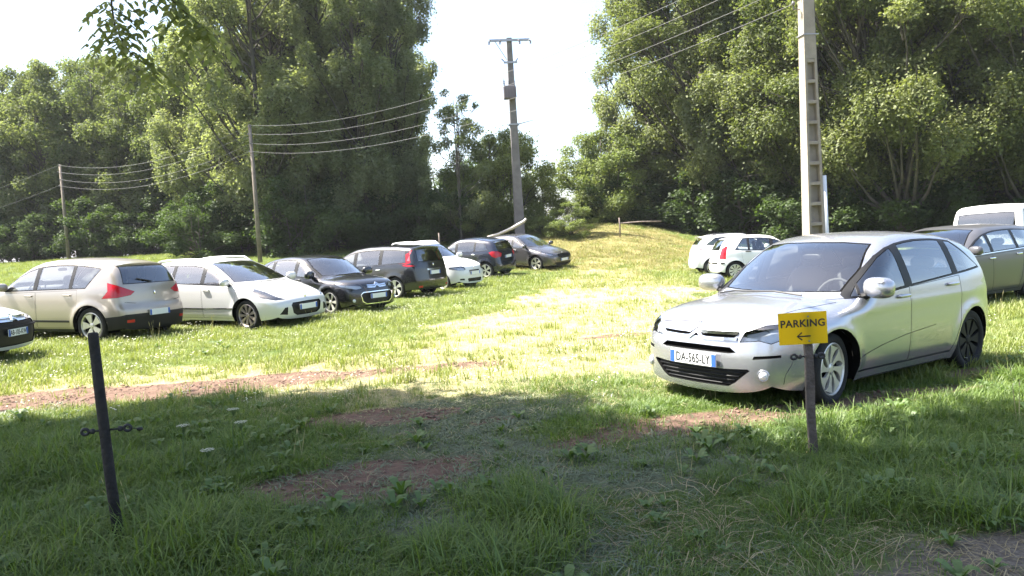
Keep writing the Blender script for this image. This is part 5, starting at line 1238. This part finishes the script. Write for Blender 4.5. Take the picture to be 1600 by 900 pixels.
def multi(name, kind, bands, prob, scl, label, cat, seed):
    P, S = [], []
    for i, (y0, y1, d) in enumerate(bands):
        p, s_ = put(name, kind, y0, y1, d, seed+i, prob, scl, label, cat); P.append(p); S.append(s_)
    P = np.concatenate(P); S = np.concatenate(S); print(name, len(P)); return scatter(name, kind, P, S, label, cat)
def verge(x, y):
    """long uncut grass either side of the gateway"""
    l = np.maximum(blob(x, y, -3.4, 5.6, 2.2, 2.4, .3, .3, 2), blob(x, y, -2.0, 4.2, 1.0, 1.3, 0, .3, 4)); r = np.maximum(blob(x, y, 2.9, 5.0, 1.9, 1.15, .15, .3, 6), blob(x, y, 5.2, 6.2, 2.2, 1.5, .2, .3, 7))
    v = np.maximum(np.maximum(l, r), blob(x, y, -.10, 4.15, .38, .75, 0, .3, 8)); return v*(1-.8*np.exp(-((x+2.15)**2+(y-4.0)**2)/.12))
bare = lambda x, y: np.clip(soil(x, y)*1.25, 0, 1)
near = lambda x, y: 1-sstep(6.8, 8.6, y)
multi('meadow_grass', 'meadow', [(6.5, 11, 150), (11, 18, 85), (18, 26, 26)], lambda x, y: (1-bare(x, y)*.96)*(1-.82*track(x, y))*(1-near(x, y)), lambda x, y: .95+.35*wob(x, y, 2, 4, .9)+.0*x, 'sunlit green meadow grass around the parked cars', 'grass', 200)
multi('far_meadow_grass', 'meadowfar', [(24, 40, 14), (40, 60, 8)], lambda x, y: 1-.62*mound(x, y)-.4*track(x, y), lambda x, y: 1.0+.3*wob(x, y, 2, 4, .4), 'meadow grass in the far part of the field', 'grass', 210)
multi('mown_hay', 'hay', [(6.2, 11, 150), (11, 18, 80), (18, 30, 26)], lambda x, y: (1-bare(x, y)*.9)*np.clip(track(x, y)+.12, 0, 1)*sstep(5.8, 7.4, y), lambda x, y: 1.0+.2*wob(x, y, 5, 4, 1.1), 'pale flattened hay on the way through the field', 'hay', 220)
multi('mound_grass', 'hayfar', [(24, 40, 9), (36, 52, 12)], lambda x, y: np.clip(.9*mound(x, y)+.3*track(x, y), 0, 1), lambda x, y: 1.0+0*x, 'dry yellow grass on the far mound', 'grass', 230)
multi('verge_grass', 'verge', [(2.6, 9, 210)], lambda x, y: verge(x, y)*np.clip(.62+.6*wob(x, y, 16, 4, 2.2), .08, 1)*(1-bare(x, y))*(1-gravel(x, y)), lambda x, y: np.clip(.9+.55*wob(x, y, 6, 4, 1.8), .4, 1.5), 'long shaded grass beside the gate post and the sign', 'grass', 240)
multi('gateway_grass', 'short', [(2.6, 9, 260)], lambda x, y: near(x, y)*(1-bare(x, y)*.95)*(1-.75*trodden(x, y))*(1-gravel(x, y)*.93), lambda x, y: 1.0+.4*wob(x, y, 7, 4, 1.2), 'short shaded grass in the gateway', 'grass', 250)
multi('trodden_grass', 'trod', [(2.6, 8.5, 230)], lambda x, y: np.clip(trodden(x, y)+.25, 0, 1)*(1-bare(x, y)*.6)*(1-gravel(x, y)), lambda x, y: 1.0+.3*wob(x, y, 8, 4, 1.5), 'silvery flattened grass in the shaded gateway', 'grass', 260)
multi('dry_straw', 'straw', [(2.6, 6.5, 60)], lambda x, y: np.clip(.9*gravel(x, y)+.8*blob(x, y, 2.2, 3.7, 1.8, .55, .1, .4, 3)+.5*blob(x, y, .75, 4.1, .5, .5, 0, .4, 5)+.10, 0, 1), lambda x, y: .8+.2*x*0, 'dry straw lying along the lane edge at bottom right', 'straw', 270)
multi('broad_weeds', 'weed', [(2.8, 9, 26), (9, 16, 4)], lambda x, y: (1-bare(x, y))*np.clip(.3+.7*verge(x, y)-.4*track(x, y), 0, 1), lambda x, y: .75+.35*wob(x, y, 3, 4, 3), 'broad leaved weeds scattered through the grass', 'weeds', 280)
multi('grass_seed_stalks', 'stalk', [(4.5, 9, .5), (9, 20, 2.5)], lambda x, y: np.clip(.35+verge(x, y)-.6*track(x, y)-bare(x, y), 0, 1), lambda x, y: .85+.25*wob(x, y, 4, 3, 1), 'thin seed stalks standing above the grass', 'grass', 290)
multi('small_white_flowers', 'flower', [(7.5, 20, 7), (20, 34, 2)], lambda x, y: (1-bare(x, y))*np.clip(.5+.8*wob(x, y, 12, 4, .6), 0, 1), lambda x, y: 1.0+0*x, 'small white flowers dotted through the sunlit grass', 'flowers', 300)
multi('soil_crumbs', 'clod', [(4, 12, 150)], lambda x, y: np.clip(soil(x, y)+.6*gravel(x, y), 0, 1), lambda x, y: .8+.5*wob(x, y, 9, 3, 4), 'loose crumbs of earth on the bare patches', 'soil', 310)
# -- wild carrot heads by the gate post
for k, (x, y, h) in enumerate([(-2.12, 5.7, .40), (-1.95, 5.45, .36), (-2.36, 5.4, .36), (-2.05, 5.0, .28)]):
    g = np.random.default_rng(400+k); r = empty('wild_carrot', (x, y, gz_(x, y)), g.uniform(0, 6)); tag(r, ['farthest white wild carrot flower in the grass right of the gate post', 'rightmost tall white wild carrot flower behind the gate post', 'leftmost white wild carrot flower behind the gate post', 'lowest white wild carrot flower right of the gate post'][k], 'flower', 'wild carrot flowers by the gate post')
    b = MB(); b.tube([(0, 0, 0), (.01, .01, h*.5), (.02, 0, h)], [.005, .004, .003], 5)
    for j in range(14):
        a = j*2.4; rr = .04*math.sqrt((j+.5)/14); b.tube([(.02, 0, h-.05), (.02+rr*math.cos(a), rr*math.sin(a), h)], .0012, 3, False)
    b.build('stem', MATS['weed_leaves'], r)
    V, F = [], []
    for j in range(60):
        a = j*2.4; rr = .045*math.sqrt((j+.5)/60); c = Vector((.02+rr*math.cos(a), rr*math.sin(a), h+.004-1.5*rr*rr+g.normal()*.002)); k0 = len(V)
        for q in range(5): V.append(c+Vector((  .005*math.cos(q*1.257), .005*math.sin(q*1.257), 0)))
        F.append(tuple(range(k0, k0+5)))
    mk('umbel', V, F, MATS['white_flowers'], r)

# ================================================================ haze volume added to imitate the pale veil of the lens
hb = MB().box((0, 350, 13.0), (3400, 2900, 30.0)).build('haze', None, None); tag(hb, 'thin pale haze added for the lens veil over the whole field', 'haze', None, 'stuff')
hm = bpy.data.materials.new('haze'); hm.use_nodes = True; hn = hm.node_tree.nodes; hn.remove(hn['Principled BSDF'])
pv = hn.new('ShaderNodeVolumePrincipled'); pv.inputs['Color'].default_value = (.90, .93, 1.0, 1); pv.inputs['Density'].default_value = .00025; pv.inputs['Anisotropy'].default_value = .25
hm.node_tree.links.new(pv.outputs[0], hn['Material Output'].inputs['Volume']); hb.data.materials.append(hm)
